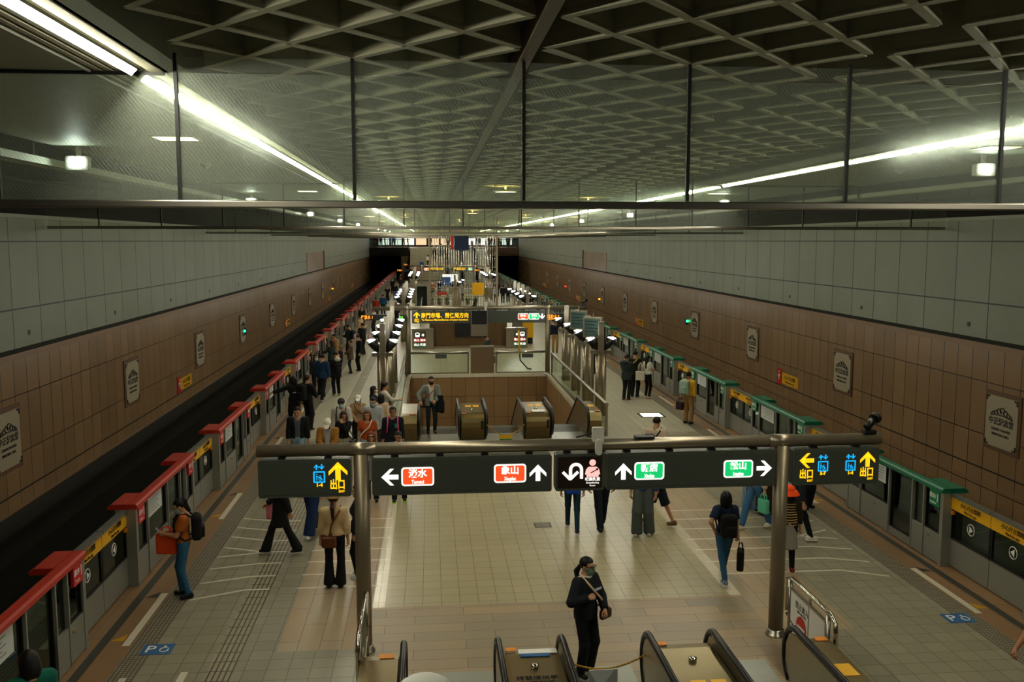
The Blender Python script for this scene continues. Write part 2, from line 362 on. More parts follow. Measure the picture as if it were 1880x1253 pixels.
# ------------------------------------------------------------------ track walls
for nm, X, s in (('wall_left', XL, 1), ('wall_right', XR, -1)):
    m = MB()
    def wq(z0, z1, mi, dx=0.0, y0=-2, y1=YE):
        vs = [(X + s * dx, y0, z0), (X + s * dx, y1, z0), (X + s * dx, y1, z1), (X + s * dx, y0, z1)]
        m.add(vs, [(0, 1, 2, 3) if s > 0 else (3, 2, 1, 0)], mi)
    wq(-1.3, .1 if s > 0 else -.9, 1); wq(.1 if s > 0 else -.9, 3.32, 0); m.box(min(X, X + s * .012), max(X, X + s * .012), -2, YE, .43, .46, 1); wq(3.56, 6.45, 3)
    m.box(min(X, X + s * .03), max(X, X + s * .03), -2, YE, 3.32, 3.46, 2)
    m.box(min(X - .02, X + s * .008), max(X - .02, X + s * .008), -2, YE, 3.46, 3.56, 1)
    m.box(min(X, X + s * .015), max(X, X + s * .015), -2, YE, .06, .12, 2)
    wq(6.45, 9.2, 1, -.35); m.box(min(X - s * .35, X + s * .02), max(X - s * .35, X + s * .02), -2, YE, 6.4, 6.48, 4)
    structure(m.build(nm, ['wall_granite', 'concrete_dark', 'granite_trim', 'wall_panel', 'fascia']))
    # round inspection holes in the panels
    for k in range(12):
        y = 21.1 + 5.6 * k; h = MB(); h.tube([(X - s * .01, y, 3.85), (X + s * .012, y, 3.85)], .06, 14)
        structure(h.build('wall_port', ['dark_strip'], bpy.data.objects[nm]))
# track bed with rails and a cable ledge by the wall
m = MB()
for x0, x1, s in ((XL, PC - 7.4, 1), (PC + 7.4, XR, -1)):
    slabquad(m, x0, x1, -2, YE + 20, 0, -1.3)
    c = (x0 + x1) / 2
    for dx in (-.72, .72): m.box(c + dx - .035, c + dx + .035, -2, YE + 20, -1.3, -1.12, 1)
    xe = x0 if s > 0 else x1
    m.box(min(xe, xe + s * .55), max(xe, xe + s * .55), -2, YE, -1.3, -.55, 2)
structure(m.build('trim_3', ['track_black', 'rail_steel', 'concrete_dark']))
# ------------------------------------------------------------------ ceiling
CL, CR = -2.15, 7.05          # inner faces of the light troughs
SL, SR = -5.46, 10.9          # outer edges of the side soffits
ZS = 7.27
m = MB()
m.add([(XL - .5, -2, 9.2), (XL - .5, YE + 14, 9.2), (XR + .5, YE + 14, 9.2), (XR + .5, -2, 9.2)], [(0, 1, 2, 3)], 1)
m.add([(CL - .1, -2, 8.1), (CL - .1, YE, 8.1), (CR + .1, YE, 8.1), (CR + .1, -2, 8.1)], [(0, 1, 2, 3)], 1)
for s, xi, xo in ((-1, CL, SL), (1, CR, SR)):
    X = lambda d: xi + s * d               # d measured outwards from the inner face of the trough
    def bx(d0, d1, z0, z1, mi): m.box(min(X(d0), X(d1)), max(X(d0), X(d1)), -2, YE, z0, z1, mi)
    bx(0, .02, ZS, 8.1, 2)                 # fascia down to the lip
    bx(0, .10, ZS - .01, ZS + .02, 3)      # pale lip
    bx(.10, .30, ZS + .06, ZS + .09, 2)    # trough roof above the tube
    for k in range(3): bx(.32 + k * .085, .365 + k * .085, ZS + .0, ZS + .04, 3); bx(.365 + k * .085, .405 + k * .085, ZS + .05, ZS + .06, 4)
    bx(.575, .60, ZS - .015, ZS + .03, 2)
    bx(.60, abs(xo - xi), ZS, ZS + .03, 0)
    bx(abs(xo - xi) - .03, abs(xo - xi), ZS, ZS + .35, 0)
ceil = structure(m.build('ceiling', ['soffit', 'void_blue', 'fascia', 'lattice', 'slot_black']))
# diagonal blade lattice in three bays across, panels of three cells
ZL, DEP, TH = 7.4, 0.40, 0.022
def clip(p, d, x0, x1, y0, y1):
    t0, t1 = -1e9, 1e9
    for c, dd, lo, hi in ((p[0], d[0], x0, x1), (p[1], d[1], y0, y1)):
        a, b = (lo - c) / dd, (hi - c) / dd
        if a > b: a, b = b, a
        t0, t1 = max(t0, a), min(t1, b)
    return (t0, t1) if t1 - t0 > 0.04 else None
m = MB(); PXW, PYW = 2.64, 3.0; NY = 44
bays = [-1.94, 0.81 + .11, 3.67 + .11]
for x0 in bays:
    for iy in range(NY):
        y0 = 1.2 + iy * 3.06
        x1, y1 = x0 + PXW, y0 + PYW
        for sgn in (1, -1):
            zo = .0012 * (sgn > 0); d = Vector((.88, sgn * 1.0)).normalized(); nrm = Vector((-d.y, d.x))
            for k in range(-3, 7):
                # cell diagonals meet the panel's left edge at half-cell heights
                py = (y0 + (k + .0) * 1.0) if sgn > 0 else (y1 - k * 1.0)
                r = clip((x0, py), d, x0, x1, y0, y1)
                if not r: continue
                a = Vector((x0, py)) + d * r[0]; b = Vector((x0, py)) + d * r[1]
                vs = []
                for z, t in ((ZL + zo, TH * 1.6), (ZL + .05, TH), (ZL + DEP, TH)):
                    for e, sg in ((a, -1), (b, -1), (b, 1), (a, 1)): vs.append((e.x + nrm.x * t * sg, e.y + nrm.y * t * sg, z))
                fs = [(0, 3, 2, 1)]
                for l in (0, 4): fs += [(l, l + 1, l + 5, l + 4), (l + 1, l + 2, l + 6, l + 5), (l + 2, l + 3, l + 7, l + 6), (l + 3, l, l + 4, l + 7)]
                m.add(vs, fs, 0)
structure(m.build('ceiling_lattice', ['lattice'], ceil))
m = MB(); m.box(.76, .86, 1, YE, ZL + .0, ZL + .16, 0); m.box(3.66, 3.7, 1, YE, ZL + .3, ZL + .4, 0)
structure(m.build('ceiling_rail', ['brown_box'], ceil))
# ------------------------------------------------------------------ fluorescent strips, one fitting per bay between the smoke curtains
CURT = [7.8, 22.3, 37.4, 52.5, 67.6, 82.7, 97.8, 112.9]
ends = [1.6] + CURT + [YE - 1]
for s, x, nm in ((-1, CL - .2, 'left'), (1, CR + .2, 'right')):
    for k, (a, b) in enumerate(zip(ends, ends[1:])):
        t = thing('strip_light', f'white fluorescent strip light over the {nm} side of the platform, {ORD[k]} from the near end', 'light', ((x), a, ZS), 0, 'fluorescent strip lights')
        L = b - a; mb = MB(); ax, az = -s * .72, -.69; px, pz_ = -az * .033, ax * .033       # flat diffuser tilted towards the middle of the hall
        mb.add([(px, .12, -.03 + pz_), (-px, .12, -.03 - pz_), (-px, L - .12, -.03 - pz_), (px, L - .12, -.03 + pz_)], [(0, 1, 2, 3)]); mb.build('diffuser', ['tube'], t)
        mb = MB(); bx_, bz_ = s * .5, -.866; qx, qz = -bz_ * .022, bx_ * .022; hx, hz = s * .05, -.028      # dim outward emitter added to brighten the walls, not a fitting part
        mb.add([(hx + qx, .12, hz + qz), (hx - qx, .12, hz - qz), (hx - qx, L - .12, hz - qz), (hx + qx, L - .12, hz + qz)], [(0, 1, 2, 3)]); mb.build('wall_fill_strip', ['wall_fill'], t)
        mb = MB(); ox, oz = -ax * .012, -az * .012
        mb.prism([(px + ox, -.03 + pz_ + oz), (-px + ox, -.03 - pz_ + oz), (-px + ox * 4, -.03 - pz_ + oz * 4), (px + ox * 4, -.03 + pz_ + oz * 4)], 'y', .1, L - .1); mb.build('reflector', ['fascia'], t)
        mb = MB(); mb.box(-.03, .03, .06, L - .06, .015, .056); mb.build('housing', ['fascia'], t)
# ------------------------------------------------------------------ warm downlights
def square_down(x, y, lab):
    t = thing('downlight', lab, 'light', (x, y, ZS), 0, 'square downlights in the side soffits')
    mb = MB(); mb.box(-.25, .25, -.22, .22, -.012, -.004); mb.build('diffuser', ['down'], t)
    mb = MB()
    for a in ((-.28, .28, -.25, -.22), (-.28, .28, .22, .25), (-.28, -.25, -.22, .22), (.25, .28, -.22, .22)): mb.box(*a, -.016, .0)
    mb.build('rim', ['soffit'], t)
def round_down(x, y, lab):
    t = thing('round_downlight', lab, 'light', (x, y, ZS), 0, 'round downlights under the lattice ceiling')
    mb = MB(); mb.cyl(0, 0, -.02, .0, .3, 24); mb.build('diffuser', ['down'], t)
    mb = MB(); mb.tube([(.33 * math.cos(a), .33 * math.sin(a), .0) for a in np.linspace(0, 2 * PI, 25)], .03, 8); mb.tube([(0, 0, .0), (0, 0, .8)], .03, 8); mb.build('rim', ['fascia'], t)
for k in range(9):
    square_down(-3.38, 12.7 + 13.1 * k, f'warm square downlight in the soffit above the left track, {ORD[k]} from the near end')
    square_down(8.36, 12.9 + 13.1 * k, f'warm square downlight in the soffit above the right track, {ORD[k]} from the near end')
for k in range(5):
    round_down(2.1, 25.4 + 20 * k, f'round warm downlight along the middle of the lattice ceiling, {ORD[k]} from the near end')
    round_down(-1.42, 31.8 + 21.2 * k, f'round warm downlight under the left edge of the lattice ceiling, {ORD[k]} from the near end')
    round_down(5.55, 31.8 + 21.2 * k, f'round warm downlight under the right edge of the lattice ceiling, {ORD[k]} from the near end')
# ------------------------------------------------------------------ cable trays with floodlights over the tracks
for s, x, nm in ((-1, SL, 'left'), (1, SR, 'right')):
    mb = MB(); mb.box(min(x, x + s * .3), max(x, x + s * .3), -1, YE, 6.98, 7.08)
    t = thing('cable_tray', f'pale cable tray running above the {nm} track', 'cable tray')
    mb.build('tray', ['soffit'], t)
    mb = MB()
    for k in range(38): mb.box(min(x + s * .1, x + s * .16), max(x + s * .1, x + s * .16), 3 + k * 3.5, 3.06 + k * 3.5, 7.05, 8.2)
    mb.tube([(x + s * .7, -1, 6.83), (x + s * .7, YE, 6.83)], .03, 6)
    for k in range(60): mb.box(x + s * .7 - .03, x + s * .7 + .03, 2 + k * 2.1, 2.08 + k * 2.1, 6.83, 7.02)
    mb.build('bracket', ['concrete_dark'], t)
    for k in range(9):
        y = 13.9 + 12.9 * k; fx = -5.1 if s < 0 else 8.8
        t = thing('floodlight', f'white floodlight on the cable tray above the {nm} track, {ORD[k]} from the near end', 'light', (fx, y, 7.0), 0, 'floodlights above the tracks')
        mb = MB(); mb.rbox(-.16, .16, -.06, .06, -.08, .12, .03, 'y'); mb.box(-.03, .03, .0, .05, .1, .27); mb.build('housing', ['device_white'], t)
        mb = MB(); mb.rbox(-.1, .1, -.075, -.06, -.03, .09, .02, 'y'); mb.build('lens', ['flood'], t)
        t = thing('smoke_detector', f'small white detector on the soffit above the {nm} track, {ORD[k]} from the near end', 'detector', (-4.0 if s < 0 else 9.0, y + 3, ZS), 0, 'detectors on the soffits')
        mb = MB(); mb.lathe(0, 0, [(-.09, .03), (-.085, .05), (-.05, .06), (-.045, .1), (0, .1)], 16); mb.build('housing', ['device_white'], t)
# ------------------------------------------------------------------ hanging glass smoke curtains
for k, y in enumerate(CURT):
    t = thing('smoke_curtain', f'hanging glass smoke curtain across the hall, {ORD[k]} from the near end', 'glass screen', (0, y, 0), 0, 'hanging glass smoke curtains')
    xa, xb = XL + .05, XR - .05
    mb = MB(); mb.box(xa, xb, -.006, .006, 6.22, ZS - .005); mb.add([(CL + .02, 0, ZS), (CR - .02, 0, ZS), (CR - .02, 0, ZL - .01), (CL + .02, 0, ZL - .01)], [(0, 1, 2, 3)])
    mb.build('glass_pane', ['pane_smoke' if k == 0 else 'pane_smoke_far'], t)
    mb = MB()
    if k == 0: mb.rbox(xa, xb, -.035, .035, 6.17, 6.235, .012, 'x')
    else: mb.rbox(xa, xb, -.035, .035, 6.17, 6.245, .012, 'x')
    mb.build('bottom_rail', ['steel'], t)
    for ga, gb in ((xa, CL), (CR, xb)): mb = MB(); mb.box(ga, gb, -.012, .012, ZS - .03, ZS - .002); mb.build('gasket', ['black'], t)
    i = 0; x = -3.49 - 1.43 * 3
    while x < xb:
        h = MB(); r = .013 if k else .014
        h.box(x - r, x + r, -.02, .02, 6.24, (ZL + .02) if CL < x < CR else ZS)
        h.build('hanger', ['black'], t); x += 1.43
# ------------------------------------------------------------------ far end: tunnel mouths, concourse, stairs
m = MB()
for x0, x1 in ((XL - .4, -9.0 + .02), (-4.35, -2.95), (8.1, 9.25), (13.2, 13.7)): m.box(x0, x1, YE, YE + .5, -1.3, 3.6, 0)
m.box(XL - .4, -2.95, YE, YE + .6, 3.6, 4.9, 1); m.box(8.1, XR + .4, YE, YE + .6, 3.6, 4.9, 2)
m.box(XL - .4, XR + .4, YE + .6, YE + 14, 4.55, 4.9, 0)
m.box(-2.95, 8.1, 124.2, YE + .6, 4.55, 4.9, 0)
m.box(XL - .4, XR + .4, YE + 14, YE + 14.3, 4.9, 9.2, 1)
m.add([(XL, YE + 20, -1.3), (PC, YE + 20, -1.3), (XR, YE + 20, -1.3), (XR, YE + 20, 3.6), (XL, YE + 20, 3.6)], [(0, 1, 2, 3, 4)], 3)
for X_ in (XL, XR): m.box(X_ - .05, X_ + .05, YE, YE + 20, -1.3, 4.6, 3)
for x0, x1 in ((-4.35, -4.3), (9.2, 9.25)): m.box(x0, x1, YE + .5, YE + 20, -1.3, 4.6, 3)
structure(m.build('wall_far', ['brown_box', 'concrete_dark', 'granite_trim', 'track_black']))
for nm, x0, x1 in (('left', XL, -2.95), ('right', 8.1, XR)):
    t = thing('concourse_railing', f'dark railing of the far concourse above the {nm} tunnel mouth', 'railing', (0, YE + .1, 4.9))
    mb = MB(); mb.tube([(x0, 0, 1.15), (x1, 0, 1.15)], .05, 8); mb.tube([(x0, 0, .1), (x1, 0, .1)], .03, 6); mb.build('top_rail', ['black'], t)
    mb = MB(); mb.box(x0, x1, -.008, .008, .12, 1.1); mb.build('glass_pane', ['pane_clear'], t)
    for k in range(8): mb = MB(); xx = x0 + (x1 - x0) * (k + .5) / 8; mb.box(xx - .03, xx + .03, -.03, .03, 0, 1.15); mb.build('post', ['black'], t)
random.seed(3)
for k in range(11):                       # lit shop fronts at the back of the far concourse
    x = XL + .6 + k * 2.02; mt = random.choice(['shop_warm', 'shop_cool', 'shop_warm', 'lit_white'])
    t = thing('shop', f'lit shop front at the back of the far concourse, {ORD[k]} from the left', 'shop front', (x, YE + 13.9, 4.9), 0, 'shop fronts on the far concourse')
    mb = MB(); mb.box(0, 1.7, -.05, .05, .3, 2.1); mb.build('window', [mt], t)
    mb = MB(); mb.box(-.05, 1.75, -.12, .05, 2.15, 2.6); mb.build('signboard', [random.choice(['lit_white', 'lit_red', 'lit_green', 'lit_yellow', 'shop_warm'])], t)
# stairs and escalators rising to the far concourse
m = MB(); NS = 28
for k in range(NS): m.box(-2.7, 2.0, 115.2 + k * .32, 124.15, .175 * k, .175 * (k + 1), 0)
tag(m.build('staircase', ['tile_grey']), 'wide staircase rising to the far concourse at the platform end', 'staircase')
for k, x in enumerate((2.3, 4.2, 6.1)):
    t = thing('rising_escalator', f'steel escalator rising to the far concourse, {ORD[k]} from the left', 'escalator', (x, 114.5, 0))
    for d in (0, 1.35):
        mb = MB(); mb.prism([(0, 0), (1.2, 0), (9.8, 4.9), (9.8, 5.85), (9.6, 5.85), (1.1, .95), (0, .95)], 'x', d, d + .22); mb.build('balustrade', ['steel'], t)
        mb = MB(); mb.tube([(d + .11, 0, 1.0), (d + .11, 1.1, 1.0), (d + .11, 9.7, 5.9)], .05, 8); mb.build('handrail', ['rubber'], t)
    mb = MB()
    for i in range(24): mb.box(.24, 1.33, 1.2 + i * .35, 1.55 + i * .35, .2 * i - .3, .2 * (i + 1)); 
    mb.build('step', ['plate_steel'], t)
# parapet of the concourse the picture is taken from, with a white fitting on its cap
m = MB(); m.box(-4, 8, 2.5, 2.7, 3.8, 4.3, 0); structure(m.build('trim_4', ['fascia']))
mb = MB(); mb.lathe(-.03, 2.6, [(4.3, .085), (4.55, .085), (4.57, .078), (4.583, .06), (4.588, .03), (4.589, .005)], 20)
tag(mb.build('dome_fitting', ['device_white']), 'white rounded fitting at the very bottom of the picture', 'fitting')

for k in range(6):  # made-up glowing panels, added to brighten the dark far concourse
    t = thing('fill_panel', f'added fill panel brightening the far concourse, {ORD[k]} from the left', 'light', (-7.2 + k * 3.7, YE + 7, 7.6), 0, 'added fill panels over the far concourse')
    mb = MB(); mb.box(-.6, .6, -3, 3, -.02, 0); mb.build('diffuser', ['concourse_fill'], t); mb = MB(); mb.box(-.65, .65, -3.05, 3.05, .0, .06); mb.tube([(0, 0, .06), (0, 0, 1.6)], .03, 6); mb.build('housing', ['fascia'], t)
# long recesses in the lower panel row of both walls
m = MB()
for X_, s in ((XL, 1), (XR, -1)):
    m.box(min(X_, X_ + s * .03), max(X_, X_ + s * .03), 67.4, 77.6, 3.57, 5.0, 0)
    m.box(min(X_, X_ + s * .06), max(X_, X_ + s * .06), 77.6, 78.0, 3.56, 5.05, 1)
structure(m.build('trim_5', ['wall_granite', 'slot_black']))
# ------------------------------------------------------------------ platform screen doors along both edges
def psd(side):
    s = -1 if side == 'left' else 1
    XF = -5.03 if side == 'left' else 9.18
    cap = 'red_cap' if side == 'left' else 'green_cap'; lab = 'red_label' if side == 'left' else 'green_label'
    face = '+x' if side == 'left' else '-x'
    dest = '淡水' if side == 'left' else '松山'
    col = 'red' if side == 'left' else 'green'
    L, DO, PER = 3.79, 2.30, 6.09
    X = lambda d: s * d
    def bx(mb, d0, d1, y0, y1, z0, z1, mi=0): mb.box(min(X(d0), X(d1)), max(X(d0), X(d1)), y0, y1, z0, z1, mi)
    def fixed():
        t = thing('screen_panel', 'x', 'platform screen', (XF, 15.45, 0))
        for y in (0, L - .1):
            mb = MB(); bx(mb, .0, .34, y, y + .1, 0, 1.36); mb.build('end_post', ['grey_panel'], t)
        B = [(.1, .62), (.66, 1.84), (1.88, 2.72), (3.17, 3.69)] if side == 'left' else [(.1, .62), (1.07, 1.91), (1.95, 3.13), (3.17, 3.69)]
        di = 2 if side == 'left' else 1            # the bay with the full-height escape door
        for i, (a, b) in enumerate(B):
            zk = .16 if i == di else .56
            mb = MB(); bx(mb, .01, .1, a, b, .02, zk); mb.build('kick_plate', ['grey_panel'], t)
            mb = MB(); bx(mb, .05, .06, a, b, zk, 1.34); mb.build('glass_pane', ['pane_dark'], t)
            mb = MB()
            for (p, r, z0, z1) in ((a, a + .025, zk, 1.34), (b - .025, b, zk, 1.34), (a, b, zk, zk + .03), (a, b, 1.31, 1.34)): bx(mb, .03, .08, p, r, z0, z1)
            mb.build('pane_frame', ['black'], t)
        pl = (1.84, 1.88) if side == 'left' else (1.91, 1.95)
        a, b = (2.72, 3.17) if side == 'left' else (.62, 1.07)
        mb = MB(); bx(mb, .0, .12, a, b, .02, .56); mb.build('kick_plate', ['grey_panel'], t)
        mb = MB(); bx(mb, .05, .06, a, b, .56, 1.34); mb.build('glass_pane', ['pane_dark'], t)
        for y in (.62, 1.84, 2.72, 3.13) if side == 'left' else (.62, 1.03, 1.91, 3.13):
            mb = MB(); bx(mb, -.01, .1, y, y + .04, .02, 1.36); mb.build('mullion', ['grey_panel'], t)
        mb = MB(); pts = [(-.03, 1.36), (.17, 1.36), (.17, 1.42), (.12, 1.45), (.0, 1.45), (-.03, 1.42)]
        mb.prism([(X(p[0]), p[1]) for p in (pts if s > 0 else pts[::-1])], 'y', 0, L)
        for y0, y1 in ((0, .72), (L - .72, L)):
            w = [(.14, 1.36), (.46, 1.36), (.47, 1.4), (.40, 1.45), (.14, 1.45)]
            mb.prism([(X(p[0]), p[1]) for p in (w if s > 0 else w[::-1])], 'y', y0, y1)
        mb.build('top_cap', [cap], t)
        for y0, y1 in ((.12, .44), (L - .44, L - .12)):
            mb = MB(); bx(mb, -.012, .03, y0, y1, 1.06, 1.35); o = mb.build('number_label', [lab], t)
            q = (y0 + y1) / 2; f = 1 if side == 'left' else -1
            text(dest, (X(-.016), q - .05 * f, 1.24), .1, 'white', face, o, bold=.002); text('1', (X(-.016), q + .11 * f, 1.22), .2, 'white', face, o, bold=.004)
            text('Tamsui' if side == 'left' else 'Songshan', (X(-.016), q - .03 * f, 1.12), .055, 'white', face, o)
        pa, pb = (.7, 1.6) if side == 'left' else (2.15, 3.1)
        mb = MB(); bx(mb, .035, .045, pa, pb, .96, 1.31); o = mb.build('poster', ['poster'], t)
        mb = MB()
        for k in range(5): bx(mb, .031, .034, pa + .08, pb - .2 - .1 * (k % 2), 1.25 - k * .055, 1.262 - k * .055)
        mb.build('print', ['red_board' if k == 9 else 'grey_rail'], o)
        for y in (1.25, 3.3) if side == 'left' else (.45, 2.5):
            mb = MB(); bx(mb, -.02, .02, y - .04, y + .04, .44, .47); mb.build('lock', ['chrome'], t)
        return t
    def leaf(k):
        t = thing('sliding_door', 'x', 'platform door', (XF, 13.15, 0))
        a, b = (0.0, DO / 2 - .01) if k == 0 else (DO / 2 + .01, DO)
        mb = MB(); bx(mb, .17, .23, a, b, .03, .54); mb.build('kick_plate', ['grey_panel'], t)
        mb = MB(); bx(mb, .19, .2, a, b, .54, 1.1); mb.build('glass_pane', ['pane_dark'], t)
        mb = MB(); bx(mb, .17, .23, a, a + .035, .54, 1.34); bx(mb, .17, .23, b - .035, b, .54, 1.34); bx(mb, .17, .23, a, b, .52, .56); mb.build('pane_frame', ['black'], t)
        mb = MB(); bx(mb, .16, .22, a, b, 1.08, 1.31); o = mb.build('warning_band', ['yellow'], t)
        q = (a + b) / 2
        text('小心月台間隙', (X(.155), q, 1.22), .1, 'ink', face, o); text('Mind the gap', (X(.155), q, 1.13), .07, 'ink', face, o)
        mb = MB(); bx(mb, .13, .25, a, b, 1.31, 1.36); mb.build('top_rail', ['grey_rail'], t)
        mb = MB(); mb.tube([(X(.185), q + .1 * math.cos(u), .86 + .1 * math.sin(u)) for u in np.linspace(0, 2 * PI, 25)], .008, 6)
        d = 1 if k == 0 else -1
        mb.prism([(q - .035 * d, .925), (q - .035 * d, .795), (q + .065 * d, .86)], 'x', min(X(.178), X(.184)), max(X(.178), X(.184))); mb.build('arrow_sticker', ['white'], t)
        mb = MB(); y = a + .03 if k == 0 else b - .03
        bx(mb, .15, .19, y - .03, y + .03, .98, 1.05); mb.build('indicator', ['orange_lab'], t)
        return t
    F0 = fixed(); D0 = [leaf(0), leaf(1)]
    off = 0 if side == 'left' else -.31
    for n in range(-1, 20):
        o = F0 if n == 0 else copy_tree(F0)
        o.location.y = 15.45 + off + PER * n
        o['label'] = f'{col}-capped glass platform screen panel on the {side} edge, {ORD[n + 1]} from the near end'
        o['group'] = f'{col}-capped platform screen panels'
        for k in (0, 1):
            if n == -1: continue
            d = D0[k] if n == 0 else copy_tree(D0[k])
            d.location.y = 13.15 + off + PER * n
            d['label'] = f'{"near" if k == 0 else "far"} leaf of the {ORD[n]} yellow-banded platform door from the near end, {side} edge'
            d['group'] = f'platform door leaves on the {side} edge'
psd('left'); psd('right')
# ------------------------------------------------------------------ plaques and notices on the track walls
def plaque():
    t = thing('wall_plaque', 'x', 'plaque')
    mb = MB(); mb.box(0, .03, -.66, .66, -.7, .7); mb.build('backing', ['plaque_back'], t)
    mb = MB(); mb.box(.03, .05, -.58, .58, -.6, .6); mb.build('stone_panel', ['plaque'], t)
    mb = MB()
    for sy in (-1, 1):
        for sz in (-1, 1):
            mb.box(.05, .06, min(sy * .57, sy * .45), max(sy * .57, sy * .45), min(sz * .59, sz * .55), max(sz * .59, sz * .55)); mb.box(.05, .06, min(sy * .57, sy * .53), max(sy * .57, sy * .53), min(sz * .59, sz * .47), max(sz * .59, sz * .47))
    mb.build('corner_mark', ['ink'], t)
    mb = MB()                                   # cloud scroll emblem
    for y, z, r in ((-.3, .18, .05), (-.2, .21, .06), (-.08, .25, .075), (.04, .28, .085), (.15, .24, .07), (.26, .2, .055), (.34, .17, .04)):
        mb.tube([(.055, y + r * math.cos(a), z + r * .8 * math.sin(a)) for a in np.linspace(-.4, 4.4, 14)], .015, 5)
    mb.tube([(.055, -.4, .14), (.055, -.1, .17), (.055, .15, .17), (.055, .42, .13)], .014, 5)
    mb.build('emblem', ['ink'], t)
    text('中正紀念堂', (.053, 0, 0), .185, 'ink', '+x', t, bold=.004)
    text('CHIANG KAI-SHEK', (.053, 0, -.18), .085, 'ink', '+x', t, bold=.002); text('MEMORIAL HALL', (.053, 0, -.3), .085, 'ink', '+x', t, bold=.002)
    return t
P0 = plaque(); first = True
for side, x, rz, y0, per in (('left', XL, 0, 19.7, 8.1), ('right', XR, PI, 19.55, 8.2)):
    for n in range(14):
        y = y0 + per * n
        if y > YE - 2: break
        o = P0 if first else copy_tree(P0); first = False
        o.location = (x, y, 1.69); o.rotation_euler = (0, 0, rz)
        o['label'] = f'pale stone station name plaque on the {side} granite wall, {ORD[n]} from the near end'; o['group'] = 'station name plaques'
def wall_notice(x, y, z, face, rz, lab):
    t = thing('warning_notice', lab, 'notice', (x, y, z), rz)
    mb = MB(); mb.box(0, .02, -.55, .95, -.2, .2); mb.build('yellow_board', ['yellow'], t)
    mb = MB(); mb.box(0, .025, -.98, -.6, -.28, .32); o = mb.build('red_board', ['red_label'], t)
    text('小心月台間隙', (.024, .2, .05), .17, 'ink', '+x', t); text('Mind the platform gap', (.024, .2, -.11), .09, 'ink', '+x', t)
    mb = MB(); mb.tube([(.04, -.79, .12), (.04, -.79, -.1)], .03, 6); mb.sphere((.045, -.79, .2), .05, 8, 6, sx=.3); mb.tube([(.04, -.68, .05), (.04, -.79, .1), (.04, -.9, .05)], .022, 6); mb.build('pictogram', ['white'], o)
for n in range(5):
    wall_notice(XL + .002, 33.6 + 24 * n, .75, '+x', 0, f'yellow and red notice low on the left track wall, {ORD[n]} from the near end')
    wall_notice(XR - .002, 32.2 + 24 * n, .75, '-x', PI, f'yellow and red notice low on the right track wall, {ORD[n]} from the near end')
for x, y, z, c, lab in ((XL + .06, 44.3, 1.55, 'led_signal', 'green signal lamp on the left track wall'), (XR - .06, 45.5, 1.75, 'led_signal', 'green signal lamp on the right track wall'),
                        (XL + .06, 84, 1.5, 'sig_orange', 'orange signal lamp far along the left track wall'), (XR - .06, 88, 1.4, 'led_red', 'red signal lamp far along the right track wall'),
                        (XR - .06, 70, 1.3, 'sig_orange', 'orange signal lamp along the right track wall beyond the plaques')):
    t = thing('signal_lamp', lab, 'signal lamp', (x, y, z)); mb = MB(); mb.box(-.06, .06, -.1, .1, -.15, .15); mb.build('housing', ['lamp_black'], t)
    mb = MB(); mb.sphere((0, -.1, .03), .07, 10, 8); mb.build('lens', [c], t)
# ------------------------------------------------------------------ sign gantries over the platform
GZ = 2.975
def arrow2d(sc, kind='up'):
    """chevron arrow outline pieces in a unit box, pointing up"""
    return [[(-.5, -.02), (-.5, -.24), (0, .24), (.5, -.24), (.5, -.02), (0, .5)], [(-.14, -.5), (.14, -.5), (.14, .28), (-.14, .28)]]
def arrow(parent, x, z, size, rot, matname, y):
    mb = MB()
    for poly in arrow2d(1):
        pts = []
        for a, b in poly:
            u = a * math.cos(rot) - b * math.sin(rot); v = a * math.sin(rot) + b * math.cos(rot); pts.append((x + u * size, z + v * size))
        mb.prism(pts, 'y', y - .003, y)
    mb.build('arrow', [matname], parent)
def rrect(x0, x1, z0, z1, r, n=5):
    pts = []
    for cx_, cz, a0 in ((x1 - r, z1 - r, 0), (x0 + r, z1 - r, PI / 2), (x0 + r, z0 + r, PI), (x1 - r, z0 + r, 1.5 * PI)):
        for k in range(n + 1): a = a0 + PI / 2 * k / n; pts.append((cx_ + r * math.cos(a), cz + r * math.sin(a)))
    return pts
def badge(parent, x, z, w, h, matname, zh, en, y):
    mb = MB(); mb.prism(rrect(x - w / 2, x + w / 2, z - h / 2, z + h / 2, .045), 'y', y - .004, y, 0)
    b = mb.build('line_badge', ['lit_white'], parent)
    mb = MB(); mb.prism(rrect(x - w / 2 + .022, x + w / 2 - .022, z - h / 2 + .022, z + h / 2 - .022, .03), 'y', y - .006, y - .003, 0); mb.build('badge_field', [matname], b)
    text(zh, (x, y - .008, z + .04), .125 * h / .26, 'lit_white', '-y', b, bold=.004); text(en, (x, y - .008, z - .075 * h / .26), .075 * h / .26, 'lit_white', '-y', b, bold=.002, sx=min(1, .75 * w * 8.5 / max(1, len(en)) / .62))
